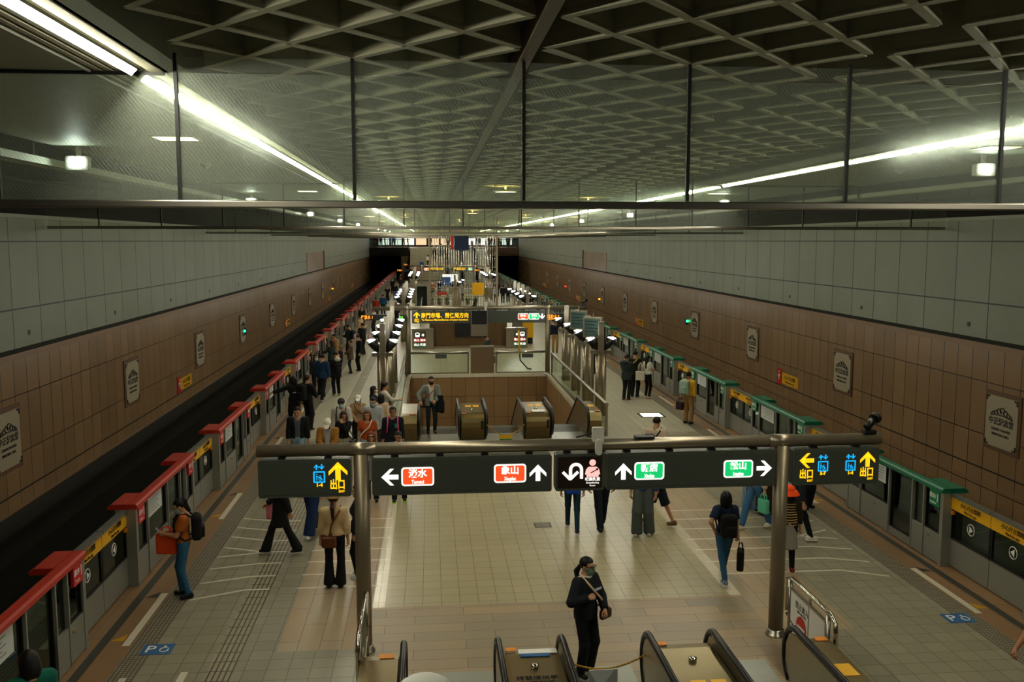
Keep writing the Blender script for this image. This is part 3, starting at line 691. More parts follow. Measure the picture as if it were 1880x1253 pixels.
def lift_icon(parent, x, z, sz, y, num):
    mb = MB()
    for sgn, xo in ((1, -.16), (-1, .16)):
        for poly in arrow2d(1): mb.prism([(x + (xo + a * .3) * sz, z + (.62 + sgn * b * .34) * sz) for a, b in poly], 'y', y - .003, y)
    o = rrect(x - .36 * sz, x + .36 * sz, z - .36 * sz, z + .36 * sz, .06 * sz); i = rrect(x - .27 * sz, x + .27 * sz, z - .27 * sz, z + .27 * sz, .03 * sz)
    n = len(o); mb.add([(p[0], y - .003, p[1]) for p in o] + [(p[0], y - .003, p[1]) for p in i], [(k, (k + 1) % n, n + (k + 1) % n, n + k) for k in range(n)])
    mb.tube([(x - .15 * sz, y - .002, z - .22 * sz), (x - .15 * sz, y - .002, z + .08 * sz)], .03 * sz, 5); mb.sphere((x - .15 * sz, y - .002, z + .16 * sz), .04 * sz, 8, 5, sy=.1)
    mb.tube([(x - .13 * sz, y - .002, z + .05 * sz), (x + .04 * sz, y - .002, z - .04 * sz)], .025 * sz, 5)
    mb.tube([(x + .06 * sz + .09 * sz * math.cos(a), y - .002, z - .13 * sz + .09 * sz * math.sin(a)) for a in np.linspace(0, 2 * PI, 13)], .02 * sz, 5)
    mb.tube([(x + .06 * sz, y - .002, z + .02 * sz), (x + .06 * sz, y - .002, z - .1 * sz), (x + .2 * sz, y - .002, z - .2 * sz)], .025 * sz, 5); mb.sphere((x + .06 * sz, y - .002, z + .07 * sz), .035 * sz, 8, 5, sy=.1)
    mb.build('lift_pictogram', ['lit_blue'], parent)
    if num: text(num, (x, y - .004, z - .5 * sz), .3 * sz, 'lit_yellow', '-y', parent, bold=.003)
def exit_text(parent, x, z, sz, y):
    text('出口', (x, y - .004, z), sz, 'lit_yellow', '-y', parent, bold=.004, sx=.72); text('EXIT', (x + sz * .38, y - .004, z - sz * .62), sz * .28, 'lit_yellow', '-y', parent, bold=.001)
def signbox(lab, x0, x1, y, z0=2.32, z1=2.86, facemat='sign_face', nh=2, group=None):
    t = thing('direction_sign', lab, 'sign', (0, y, 0), 0, group)
    mb = MB(); mb.rbox(x0, x1, -.09, .09, z0, z1, .035, 'y'); mb.build('casing', ['sign_black'], t)
    mb = MB(); mb.prism(rrect(x0 + .035, x1 - .035, z0 + .04, z1 - .04, .02), 'y', -.096, -.088); mb.build('sign_face', [facemat], t)
    for k in range(nh):
        x = x0 + (x1 - x0) * (k + .5) / nh; mb = MB(); mb.box(x - .05, x + .05, -.05, .05, z1 - .005, z1 + .025); mb.box(x - .025, x + .025, -.03, .03, z1, GZ - .089); mb.build('hanger', ['black'], t)
    return t
def gantry(y, xa, xb, lab):
    t = thing('sign_gantry', lab, 'sign gantry', (0, y, 0))
    mb = MB(); mb.tube([(xa, 0, GZ), (xb, 0, GZ)], .088, 18)
    mb.build('cross_beam', ['steel_bronze'], t)
    for x in (-1.0, 5.12):
        mb = MB(); mb.cyl(x, 0, 0, GZ - .06, .108, 20); p = mb.build('post', ['post_steel'], t)
        mb = MB(); mb.lathe(x, 0, [(0, .15), (.02, .15), (.03, .128), (.09, .128), (.1, .11)], 20); mb.build('base_collar', ['steel'], p)
        mb = MB(); mb.tube([(x - .2, 0, GZ), (x + .2, 0, GZ)], .095, 18); mb.build('beam_collar', ['steel_bronze'], p)
    return t
gantry(12.65, -2.44, 6.62, 'bronze tube sign gantry carrying five black signs across the near platform')
YF = -.097
t = signbox('black hanging sign with blue lift symbol and yellow up arrow, 1-4 exit', -2.42, -1.14, 12.65)
lift_icon(t, -1.58, 2.61, .23, YF, '1-4'); arrow(t, -1.32, 2.69, .26, 0, 'lit_yellow', YF); exit_text(t, -1.33, 2.49, .15, YF)
t = signbox('wide black hanging sign with two red line badges and white arrows', -.85, 1.70, 12.65, nh=4)
arrow(t, -.6, 2.585, .24, PI / 2, 'lit_white', YF); badge(t, -.21, 2.585, .46, .27, 'lit_red', '淡水', 'Tamsui', YF)
badge(t, 1.1, 2.6, .46, .27, 'lit_red', '象山', 'Xiangshan', YF); arrow(t, 1.5, 2.6, .24, 0, 'lit_white', YF)
t = signbox('small dark brown hanging sign with pink nursing room symbol and white turning arrow', 1.75, 2.46, 12.65, facemat='sign_brown')
mb = MB(); mb.tube([(2.13, YF, 2.5), (2.13, YF, 2.63)] + [(2.05 + .08 * math.cos(a), YF, 2.63 + .08 * math.sin(a)) for a in np.linspace(0, PI, 10)][1:] + [(1.97, YF, 2.52)], .023, 6)
for dx in (-.11, .11): mb.tube([(1.97 + dx, YF, 2.6), (1.965, YF, 2.49)], .021, 6)
mb.build('turning_arrow', ['lit_white'], t)
mb = MB(); mb.sphere((2.29, YF, 2.73), .048, 14, 8, sy=.15)
mb.prism([(2.2, 2.52), (2.38, 2.52), (2.375, 2.55), (2.4, 2.56), (2.385, 2.63), (2.35, 2.67), (2.23, 2.67), (2.195, 2.63), (2.18, 2.56), (2.205, 2.55)][::-1], 'y', YF - .004, YF)
mb.build('nursing_pictogram', ['lit_pink'], t)
mb = MB(); mb.tube([(2.26, YF - .005, 2.58), (2.34, YF - .005, 2.62)], .008, 5); mb.sphere((2.355, YF - .005, 2.632), .018, 8, 5, sy=.2); mb.build('baby_pictogram', ['sign_brown'], t)
text('哺集乳室', (2.29, YF - .004, 2.485), .055, 'lit_white', '-y', t, bold=.001); text('Breastfeeding', (2.29, YF - .004, 2.435), .034, 'lit_white', '-y', t); text('Room', (2.29, YF - .004, 2.395), .034, 'lit_white', '-y', t)
t = signbox('wide black hanging sign with two green line badges and white arrows', 2.49, 5.0, 12.65, nh=4)
arrow(t, 2.74, 2.59, .24, 0, 'lit_white', YF); badge(t, 3.12, 2.59, .44, .26, 'lit_green', '新店', 'Xindian', YF)
badge(t, 4.44, 2.59, .44, .26, 'lit_green', '松山', 'Songshan', YF); arrow(t, 4.83, 2.59, .23, -PI / 2, 'lit_white', YF)
t = signbox('black hanging sign with two yellow arrows and two blue lift symbols, 5-7 and 1-4', 5.27, 6.58, 12.65)
arrow(t, 5.47, 2.69, .22, PI / 2, 'lit_yellow', YF); exit_text(t, 5.47, 2.48, .15, YF); lift_icon(t, 5.72, 2.6, .22, YF, '5-7')
lift_icon(t, 6.14, 2.6, .22, YF, '1-4'); arrow(t, 6.4, 2.69, .23, 0, 'lit_yellow', YF); exit_text(t, 6.39, 2.49, .15, YF)
# fittings clamped on the near beam
t = thing('radio_antenna', 'white box with a rounded antenna clamped on the near sign gantry', 'antenna', (2.36, 12.65, 3.06))
mb = MB(); mb.rbox(-.085, .085, -.14, -.08, -.02, .19, .02, 'y'); mb.box(-.03, .03, -.1, .0, .0, .12); mb.build('housing', ['device_white'], t)
mb = MB(); mb.rbox(-.047, .047, -.2, -.14, -.2, .02, .044, 'y'); mb.build('antenna', ['device_white'], t)
mb = MB(); mb.tube([(-.08, -.1, .1), (-.2, -.05, .06), (-.3, -.02, .03)], .012, 6); mb.build('cable', ['black'], t)
mb = MB(); mb.rbox(2.92, 3.2, 12.57, 12.72, 3.055, 3.085, .01, 'z'); tag(mb.build('network_box', ['black']), 'flat black box lying on the near gantry beam', 'device')
def cctv(x, y, z, lab, rz=0, group='security cameras'):
    t = thing('security_camera', lab, 'camera', (x, y, z), rz, group)
    mb = MB(); mb.box(-.09, .09, -.06, .06, 0, .05); mb.tube([(0, 0, .04), (0, 0, .12)], .03, 8); mb.build('mount', ['black'], t)
    mb = MB(); mb.tube([(-.05, -.02, .09), (.1, .05, .2)], .055, 12); mb.build('body', ['lamp_black'], t)
    mb = MB(); mb.tube([(.1, .05, .2), (.15, .075, .235)], .085, 16); mb.build('hood', ['black'], t)
cctv(6.45, 12.65, 3.06, 'black security camera on the right end of the near gantry')
# second gantry
gantry(39.4, -2.54, 6.92, 'bronze tube sign gantry with yellow lettering behind the middle escalators')
t = signbox('black hanging sign with long yellow lettering and yellow up arrow, second gantry', -.83, 1.72, 39.4, nh=4)
arrow(t, -.62, 2.69, .26, 0, 'lit_yellow', YF); exit_text(t, -.62, 2.45, .15, YF)
text('南門市場、勞保局方向', (.6, YF - .004, 2.65), .235, 'lit_yellow', '-y', t, bold=.004, sx=.88)
text('To Nanmen Market·Bureau of Labor Insurance', (.6, YF - .004, 2.47), .115, 'lit_yellow', '-y', t, bold=.002, sx=.92)
t = signbox('black hanging sign with red and green badges and white down arrow, second gantry', 2.47, 5.0, 39.4, nh=4)
badge(t, 4.02, 2.59, .46, .27, 'lit_red', '象山', 'Xiangshan', YF); badge(t, 4.5, 2.59, .46, .27, 'lit_green', '松山', 'Songshan', YF); arrow(t, 4.86, 2.59, .24, PI, 'lit_white', YF)
t = thing('hanging_screen', 'dark hanging screen box with bronze base between the signs of the second gantry', 'screen', (2.1, 39.4, 0))
mb = MB(); mb.box(-.33, .33, -.12, .12, 2.28, 2.86); mb.build('housing', ['black'], t)
mb = MB(); mb.box(-.37, -.33, -.14, .14, 2.22, 2.88); mb.box(.33, .37, -.14, .14, 2.22, 2.88); mb.box(-.37, .37, -.14, .14, 2.19, 2.23); mb.build('frame', ['steel_bronze'], t)
mb = MB(); mb.box(-.37, .37, -.1, .1, 1.74, 2.19); mb.build('bronze_panel', ['steel_bronze'], t)
mb = MB(); mb.box(-.03, .03, -.03, .03, 2.85, GZ - .09); mb.build('hanger', ['black'], t)
t = thing('radio_antenna', 'white box antenna on the second gantry above the hanging screen', 'antenna', (2.37, 39.4, 3.06))
mb = MB(); mb.rbox(-.085, .085, -.14, -.08, -.02, .19, .02, 'y'); mb.build('housing', ['device_white'], t); mb = MB(); mb.rbox(-.047, .047, -.2, -.14, -.2, .02, .044, 'y'); mb.build('antenna', ['device_white'], t)
cctv(6.7, 39.4, 3.06, 'black security camera on the right end of the second gantry')
cctv(1.9, 39.4, 3.06, 'black security camera beside the antenna on the second gantry', .8)
def led(x0, x1, y, z0, z1, s, matname, lab, sx=1.0, al='LEFT'):
    t = thing('led_display', lab, 'display', (0, y, 0), 0, 'train information displays')
    mb = MB(); mb.rbox(x0, x1, -.1, .1, z0, z1, .015, 'y'); mb.build('housing', ['black'], t)
    h = z1 - z0
    text(s, (x0 + .05, -.104, (z0 + z1) / 2), h * .72, matname, '-y', t, al, bold=.003, sx=sx)
    mb = MB(); xm = (x0 + x1) / 2; mb.box(xm - .02, xm + .02, -.02, .02, z1, GZ - .09); mb.build('hanger', ['black'], t)
led(-2.8, -1.9, 39.4, 2.47, 2.72, '往淡水 1', 'led_orange', 'orange lettered train display under the left end of the second gantry', .75)
led(-1.32, -1.06, 39.2, 2.47, 2.72, '2:34', 'led_green', 'small green clock display beside the left post of the second gantry', .42)
led(5.3, 6.05, 39.4, 2.36, 2.72, '往松山 2', 'led_orange', 'orange lettered train display under the right end of the second gantry', .55)
led(6.5, 6.85, 39.4, 2.5, 2.72, '2:34', 'led_green', 'small green clock display at the right tip of the second gantry', .6)
for y, nm in ((106, 'third'), (131, 'fourth')):
    gantry(y, -2.5, 6.9, f'{nm} bronze sign gantry far down the platform')
    t = signbox(f'black sign with yellow lettering on the left of the {nm} gantry', -.83, 1.72, y, nh=2)
    text('南門市場方向', (.6, YF - .004, 2.6), .3, 'lit_yellow', '-y', t, bold=.006); badge(t, -.5, 2.59, .5, .3, 'lit_red', '象山', 'Xiangshan', YF)
    t = signbox(f'black sign with yellow lettering on the right of the {nm} gantry', 2.47, 5.0, y, nh=2)
    text('捷運警察隊', (3.4, YF - .004, 2.6), .3, 'lit_yellow', '-y', t, bold=.006); badge(t, 4.6, 2.59, .5, .3, 'lit_green', '松山', 'Songshan', YF)
    led(-3.6, -2.2, y, 2.3, 2.62, '往淡水 1', 'led_orange', f'orange train display at the left of the {nm} gantry', .7)
    led(5.4, 6.9, y, 2.3, 2.62, '往松山 2', 'led_orange', f'orange train display at the right of the {nm} gantry', .7)
# ------------------------------------------------------------------ lamp columns in rows beside the escalator pits
def lamp_column():
    t = thing('lamp_column', 'x', 'lamp column')
    for x in (-.1, .1): mb = MB(); mb.cyl(x, .0, 0, 2.15, .085, 14); mb.build('pipe', ['steel_bronze'], t)
    mb = MB(); mb.box(-.09, .09, -.05, .05, 0, 3.2); mb.build('shaft', ['steel_bronze'], t)
    mb = MB(); mb.rbox(-.34, -.08, -.14, .14, 2.12, 2.24, .03, 'z'); mb.rbox(.08, .34, -.14, .14, 2.12, 2.24, .03, 'z'); mb.build('capital', ['steel'], t)
    for s in (-1, 1):
        mb = MB(); mb.tube([(s * .05, 0, 2.42), (s * .2, 0, 2.36)], .02, 6); mb.build('bracket', ['steel'], t)
        mb = MB(); mb.tube([(s * .13, 0, 2.24), (s * .2, 0, 2.36), (s * .33, 0, 2.62)], 1, 16, rs=[.03, .11, .2], cap=True); r = mb.build('reflector', ['lamp_black'], t)
        mb = MB(); mb.lathe(s * .33, 0, [(2.61, .13), (2.64, .17), (2.665, .12), (2.67, .01)], 16); mb.build('lamp_disc', ['uplight'], r)
    return t
LC0 = lamp_column(); n = 0
for gname, ys in (('the middle escalator pit', (29.8, 32.4, 35.0, 37.6)), ('the slatted stair enclosure', (53, 55.7, 58.4, 61.1)), ('the far railings', (86, 89, 92, 95))):
    for side, x in (('left', -1.6), ('right', 5.68)):
        for k, y in enumerate(ys):
            o = LC0 if n == 0 else copy_tree(LC0); n += 1
            o.location = (x, y, 0); o['group'] = 'bronze lamp columns'
            o['label'] = f'bronze column with two black uplights along the {side} of {gname}, {ORD[k]} of the row'
for k, (x, y) in enumerate(((1.9, 72), (2.3, 75.5))):
    o = copy_tree(LC0); o.location = (x, y, 0); o['group'] = 'bronze lamp columns'; o['label'] = f'bronze column with two black uplights standing mid-platform, {ORD[k]} of the pair'
for k, y in enumerate((30.9, 33.9)):            # screens hung between the right-hand columns
    t = thing('platform_monitor', f'lit platform monitor between the right lamp columns, {ORD[k]} from the near end', 'monitor', (5.6, y, 2.9), math.radians(-35), 'platform monitors')
    mb = MB(); mb.box(-.35, .35, -.06, .06, -.36, .36); mb.build('housing', ['post_steel'], t)
    mb = MB(); mb.box(-.3, .3, -.066, -.06, -.3, .3); o = mb.build('screen', ['screen'], t)
    mb = MB()
    for i in range(4): mb.box(-.27, .22 - .1 * (i % 2), -.069, -.066, .2 - i * .12, .23 - i * .12)
    mb.build('print', ['ink'], o); mb = MB(); mb.box(-.02, .02, -.02, .02, .36, .5); mb.box(-.03, .03, 0, .05, -2.9, -.36); mb.build('mount', ['post_steel'], t)
# ------------------------------------------------------------------ escalator banks
LANES = [(-.36, .78), (1.62, 2.70), (3.58, 4.62)]
DECKS = [(-.9, -.44), (.86, 1.54), (2.78, 3.5), (4.70, 5.06)]
def bank(y0, s, nm):
    """three escalators going down in direction s from newels at y0"""
    Yd = lambda d: y0 + s * d
    prof = [(0, 0), (1.7, 0)] + [(1.7 + .5 * k, -.02 - .29 * k + (.0)) for k in range(1, 16)]
    prof = [(d, z) for d, z in prof if z > -4.9]
    def line(h): return [(d, z + h) for d, z in prof]
    for k, (xa, xb) in enumerate(LANES):
        t = thing('escalator', f'escalator lane sinking below the platform in the {nm} bank, {ORD[k]} from the left', 'escalator', (0, 0, 0), 0, f'{nm} escalator bank')
        mb = MB()
        mb.box(xa - .02, xb + .02, min(Yd(-1.1), Yd(.75)), max(Yd(-1.1), Yd(.75)), -.02, .012); mb.build('landing_plate', ['plate_steel'], t)
        mb = MB()
        for i in range(14): mb.box(xa + .02, xb - .02, min(Yd(.75 + i * .06), Yd(.79 + i * .06)), max(Yd(.75 + i * .06), Yd(.79 + i * .06)), -.03, .004)
        mb.build('comb_plate', ['step_metal'], t)
        mb = MB()
        for i in range(3): mb.box(xa + .02, xb - .02, min(Yd(.8 + i * .4), Yd(1.19 + i * .4)), max(Yd(.8 + i * .4), Yd(1.19 + i * .4)), -.12, -.002)
        for i in range(18): mb.box(xa + .02, xb - .02, min(Yd(2.0 + i * .4), Yd(2.4 + i * .4)), max(Yd(2.0 + i * .4), Yd(2.4 + i * .4)), -.45 - i * .232, -.2 - i * .232)
        
        for i in range(6): mb.box(xa + .02, xb - .02, min(Yd(.8 + i * .2), Yd(.83 + i * .2)), max(Yd(.8 + i * .2), Yd(.83 + i * .2)), -.003, .001, 1)
        for i in range(18): mb.box(xa + .02, xb - .02, min(Yd(2.0 + i * .4), Yd(2.04 + i * .4)), max(Yd(2.0 + i * .4), Yd(2.04 + i * .4)), -.2 - i * .232, -.196 - i * .232, 1)
        mb.build('step', ['step_metal', 'step_line'], t)
        for x in (xa, xb):
            w = .035
            xi, xo = (x - w, x + .0) if x == xa else (x, x + w)
            poly = line(-.3)[::1] + line(.86)[::-1]
            nose = [(-.02, .86), (-.2, .8), (-.3, .62), (-.3, .38), (-.2, .18), (-.05, .08)]
            poly = [(-.05, -.3)] + line(-.3)[1:] + line(.86)[::-1][:-1] + nose
            mb = MB(); mb.prism([(Yd(d), z) for d, z in poly], 'x', xi, xo); mb.build('balustrade', ['balustrade'], t)
            xm = (xi + xo) / 2
            path = [(xm, Yd(-.02 - .34 * math.cos(a) * 1.0 if False else -.02 - .35 * math.sin(a)), .52 - .4 * math.cos(a)) for a in np.linspace(.5, PI, 10)] + [(xm, Yd(d), z + .92) for d, z in prof[1:]]
            mb = MB(); mb.tube(path, .042, 10); mb.build('handrail', ['rubber'], t)
            xk, xl = (x - .0, x + .05) if x == xa else (x - .05, x)
    for k, (xa, xb) in enumerate(DECKS):
        t = thing('escalator_deck', f'metal deck between the escalator balustrades of the {nm} bank, {ORD[k]} from the left', 'escalator deck', (0, 0, 0), 0, f'decks of the {nm} escalator bank')
        top = line(.80); poly = [(-.05, 0.0), (1.7, 0.0)] + line(-.25)[2:] + top[::-1][:-1] + [(.1, .80), (-.08, .77), (-.19, .68), (-.23, .55), (-.23, .4), (-.16, .25)]
        mb = MB(); mb.prism([(Yd(d), z) for d, z in poly], 'x', xa, xb, 0); mb.build('cover', ['deck_steel'], t)
        wide = xb - xa > .6
        def decal(nm2, mtn, dx0, dx1, d0, d1, z, zz=.005):
            mb = MB(); mb.box(dx0, dx1, min(Yd(d0), Yd(d1)), max(Yd(d0), Yd(d1)), z - zz, z + zz); return mb.build(nm2, [mtn], t)
        if wide:
            xc = (xa + xb) / 2
            for q in () if (s < 0 and k == 1) else (-.18, .06): decal('warning_sticker', 'yellow', xc + q, xc + q + .18, .95, 1.25, .802)
            mb = MB(); mb.lathe(xc, Yd(.45), [(.8, .05), (.84, .05), (.845, .01)], 12); mb.build('stop_button', ['chrome'], t)
            mb = MB(); mb.box(xa + .02, xa + .16, min(Yd(-.09), Yd(.0)), max(Yd(-.09), Yd(.0)), .796, .806); mb.build('orange_sticker', ['orange_lab'], t)
            if s < 0 and k == 1:
                decal('notice_sticker', 'white', xa + .18, xb - .02, -.02, .1, .806); decal('blue_sticker', 'blue_board', xa + .2, xb - .12, .1, .18, .806); text('請緊握扶手', (xc, Yd(.72), .803), .1, 'ink', 'up', t); text('站穩踏階', (xc, Yd(.84), .803), .1, 'ink', 'up', t)
            if s > 0 and k == 2: decal('paper_notice', 'white', xa + .22, xb - .12, .0, .32, .806)
            mb = MB(); mb.box(xb - .1, xb - .03, min(Yd(-.236), Yd(-.2)), max(Yd(-.236), Yd(-.2)), .35, .6); mb.build('control_plate', ['black'], t)
        else:
            mb = MB(); mb.box((xa + xb) / 2, xb - .05 if xb - xa > .4 else xb - .02, min(Yd(-.05), Yd(.06)), max(Yd(-.05), Yd(.06)), .796, .806); mb.build('orange_sticker', ['orange_lab'], t)
            if k == 3: decal('warning_sticker', 'yellow', xa + .06, xb - .06, .7, 1.0, .802)
bank(26.5, 1, 'middle'); bank(10.75, -1, 'near')
def chain(xa, xb, y, za, zs, lab, boardmat):
    t = thing('chain_barrier', lab, 'chain barrier')
    mb = MB(); N = 26; pts = [(xa + (xb - xa) * i / N, y, za - (za - zs) * (1 - (2 * i / N - 1) ** 2)) for i in range(N + 1)]
    for a, b in zip(pts, pts[1:]):
        v = Vector(b) - Vector(a); mb.tube([Vector(a) - v * .1, Vector(a) + v * .8], .014, 6)
    mb.build('chain', ['yellow_dark'], t)
    xm = (xa + xb) / 2; mb = MB(); mb.box(xm - .19, xm + .19, y - .03, y - .015, zs - .2, zs + .0); o = mb.build('board', [boardmat], t)
    return t, o
t, o = chain(1.6, 2.72, 26.1, .52, .2, 'yellow chain with a green and yellow board across the middle escalator', 'yellow')
mb = MB(); mb.box(1.97, 2.35, 26.06, 26.067, .0, .09); mb.build('green_strip', ['green_label'], o)
t, o = chain(1.55, 2.76, 10.95, .62, .42, 'yellow chain with a grey board across the near escalator', 'poster')
# glass balustrades round the middle pit
def glass_rail(lab, pts, z=.97, caps=True):
    t = thing('glass_balustrade', lab, 'balustrade')
    mb = MB(); mb.tube([(p[0], p[1], z) for p in pts], .055, 12); mb.build('handrail', ['steel'], t)
    for a, b in zip(pts, pts[1:]):
        a = Vector(a + (0,)) if len(a) == 2 else Vector(a); b = Vector(b + (0,)); L = (b - a).length; n = max(1, round(L / 2.2)); d = (b - a) / L; nn = Vector((-d.y, d.x, 0)) * .006
        for i in range(n):
            p, q = a + d * (L * i / n + .03), a + d * (L * (i + 1) / n - .03)
            mb = MB(); mb.add([p - nn + Vector((0, 0, .08)), q - nn + Vector((0, 0, .08)), q - nn + Vector((0, 0, z - .04)), p - nn + Vector((0, 0, z - .04)), p + nn + Vector((0, 0, .08)), q + nn + Vector((0, 0, .08)), q + nn + Vector((0, 0, z - .04)), p + nn + Vector((0, 0, z - .04))], [(0, 1, 2, 3), (7, 6, 5, 4), (0, 4, 5, 1), (3, 2, 6, 7)]); mb.build('glass_pane', ['pane_clear'], t)
        for i in (0, n):
            p = a + d * (L * i / n); mb = MB(); mb.box(p.x - .03, p.x + .03, p.y - .03, p.y + .03, 0, z); mb.build('upright', ['steel_bronze'], t)
        mb = MB(); u = nn * 4; p, q = a, b; mb.add([p - u, q - u, q + u, p + u, p - u + Vector((0, 0, .09)), q - u + Vector((0, 0, .09)), q + u + Vector((0, 0, .09)), p + u + Vector((0, 0, .09))], [(3, 2, 1, 0), (4, 5, 6, 7), (0, 1, 5, 4), (1, 2, 6, 5), (2, 3, 7, 6), (3, 0, 4, 7)]); mb.build('shoe_rail', ['steel_bronze'], t)
    return t
glass_rail('steel and glass balustrade down the left side of the middle pit', [(-1.13, 26.6), (-1.13, 39.1)])
glass_rail('steel and glass balustrade down the right side of the middle pit', [(5.27, 26.6), (5.27, 39.1)])
for x0, x1, w in ((-.98, 1.62, 'left'), (2.86, 5.1, 'right')):
    t = glass_rail(f'steel and glass balustrade behind the middle pit, {w} of the brown cabinet', [(x0, 39.75), (x1, 39.75)])
    mb = MB(); xm = x0 + 1.15; mb.box(xm, xm + .5, 39.73, 39.74, .72, .9); mb.build('dark_plate', ['sign_black'], t)
mb = MB(); mb.rbox(1.74, 2.76, 39.62, 40.1, .02, 1.22, .02, 'y'); t = thing('cabinet', 'plain brown cabinet between the glass balustrades behind the pit', 'cabinet'); mb.build('body', ['brown_box'], t)
mb = MB(); mb.box(1.72, 2.78, 39.6, 40.12, 1.2, 1.24); mb.build('top', ['steel_bronze'], t); mb = MB(); mb.box(1.76, 2.74, 39.64, 40.08, 0, .04); mb.build('plinth', ['black'], t)
mb = MB(); mb.box(2.76, 2.8, 39.62, 39.7, .5, .8); mb.build('latch', ['black'], t)
# guard rails by the near escalators
def guard(x, lab, s, panel):
    t = thing('guard_rail', lab, 'guard rail')
    y0, y1 = 12.25, 10.7
    mb = MB(); mb.tube([(x, y0, .55), (x, y0 + .06, .9), (x, y0, 1.02), (x, y0 - .15, 1.08), (x, y1 + .12, 1.08), (x, y1, 1.02), (x, y1 - .03, .9), (x, y1 - .02, .5)], .03, 10); mb.build('top_rail', ['chrome'], t)
    mb = MB(); mb.tube([(x, y0, .5), (x, y1, .12)], .02, 8); mb.build('lower_rail', ['chrome'], t)
    for y in (y0 - .1, y1 + .2):
        mb = MB(); mb.cyl(x, y, 0, 1.05, .03, 10); mb.lathe(x, y, [(0, .1), (.02, .1), (.03, .035)], 14); mb.build('post', ['steel'], t)
    if panel:
        mb = MB(); mb.box(x - .012, x + .012, y1 + .28, y0 - .16, .25, .92); o = mb.build('panel', ['white'], t)
        mb = MB(); mb.tube([(x - .014, y0 - .55, .5), (x - .018, y0 - .55, .5)], .17, 24); mb.build('no_entry_disc', ['red_board'], o)
        mb = MB(); mb.box(x - .022, x - .016, y0 - .68, y0 - .42, .475, .525); mb.build('no_entry_bar', ['white'], o)
        text('禁止進入', (x - .016, y0 - .55, .78), .11, 'grey_rail', '-x', o); text('NO ENTRY', (x - .016, y0 - .55, .7), .06, 'grey_rail', '-x', o)
        mb = MB(); mb.box(x - .014, x + .014, (y0 + y1) / 2 - .02, (y0 + y1) / 2 + .02, .2, 1.05); mb.box(x - .02, x + .02, y1 + .25, y0 - .12, .92, .95); mb.build('panel_frame', ['steel'], t)
    else:
        mb = MB(); mb.box(x - .012, x + .012, y1 + .28, y0 - .16, .2, .92); mb.build('glass_pane', ['pane_clear'], t)
guard(5.12, 'chrome guard rail with a white no-entry panel beside the right near pole', 1, True)
guard(-.93, 'chrome guard rail beside the left near pole', -1, False)
# ------------------------------------------------------------------ middle distance: stair enclosure, pylons, lift cage
t = thing('stair_enclosure', 'brown slatted enclosure of a stairwell behind the second gantry', 'stair enclosure')
mb = MB(); mb.box(-.0, 4.15, 49.75, 49.85, .1, 1.55); mb.build('panel', ['brown_box'], t)
for k in range(44): mb = MB(); x = .03 + k * .095; mb.box(x, x + .05, 49.66, 49.74, .1, 1.55); mb.build('slat', ['slat_brown'], t)
mb = MB(); mb.box(-.05, 4.2, 49.6, 49.9, 0, .1); mb.build('plinth', ['steel_bronze'], t); mb = MB(); mb.tube([(0, 49.75, 1.6), (4.15, 49.75, 1.6)], .05, 10); mb.build('top_rail', ['steel'], t)
for x in (-.02, 4.17): mb = MB(); mb.box(x - .03, x + .03, 49.8, 58, .1, 1.55); mb.build('side_panel', ['brown_box'], t)
mb = MB(); mb.box(1.3, 2.95, 49.55, 49.64, .62, 1.5); mb.build('dark_board', ['black'], t)
mb = MB(); mb.rbox(.45, .95, 49.6, 49.64, 1.36, 1.56, .04, 'y'); mb.build('red_plate', ['red_board'], t)
for x0, x1, fx, w in ((-1.05, .12, -.95, 'left'), (4.1, 5.28, 4.52, 'right')):
    t = thing('train_pylon', f'low bronze train-symbol pylon at the {w} end of the slatted enclosure', 'sign pylon')
    mb = MB(); mb.box(x0, x1, 49.2, 49.55, 0, 1.06); mb.build('body', ['steel_bronze'], t); mb = MB(); mb.box(x0 - .03, x1 + .03, 49.15, 49.6, 1.06, 1.14); mb.build('cap', ['steel'], t)
    mb = MB(); mb.box(fx, fx + .66, 49.17, 49.2, .12, .98); o = mb.build('sign_face', ['sign_face'], t)
    mb = MB(); mb.box(fx, fx + .66, 49.16, 49.17, .38, .62); mb.build('red_field', ['red_label'], o)
    mb = MB(); mb.box(fx, fx + .66, 49.16, 49.17, .12, .38); mb.build('green_field', ['green_label'], o)
    text('象山 淡水', (fx + .33, 49.155, .5), .15, 'lit_white', '-y', o, bold=.003); text('松山 新店', (fx + .33, 49.155, .25), .15, 'lit_white', '-y', o, bold=.003)
    mb = MB(); tx = fx + .2 if w == 'left' else fx + .47; mb.prism(rrect(tx - .12, tx + .12, .68, .92, .06), 'y', 49.158, 49.17); mb.build('train_pictogram', ['lit_white'], o)
    mb = MB(); mb.box(tx - .08, tx + .08, 49.15, 49.157, .8, .88); mb.build('train_window', ['sign_face'], o)
    arrow(o, fx + .5 if w == 'left' else fx + .17, .79, .16, PI + (.7 if w == 'left' else -.7), 'lit_white', 49.165)
t = thing('yellow_cabinet', 'yellow cabinet board behind the right pylon', 'cabinet', (5.55, 51.5, 0)); mb = MB(); mb.box(-.3, .3, -.1, .1, .35, 1.35); mb.build('board', ['yellow'], t); mb = MB(); mb.box(-.26, .26, -.12, .12, 0, .35); mb.build('base', ['black'], t)
t = thing('striped_pole', 'yellow pole with a bent black foot leaning behind the right balustrade', 'pole', (4.1, 41.6, 0)); mb = MB(); mb.tube([(0, 0, .55), (-.05, .05, 1.75)], .045, 10); mb.build('shaft', ['yellow'], t)
mb = MB(); mb.tube([(0, 0, .55), (.02, 0, .35), (.3, -.6, .05), (.45, -.8, .04)], .03, 8); mb.build('foot', ['black'], t)
t = thing('bar_cage', 'tall cage of thin steel bars standing behind the slatted enclosure', 'bar cage')
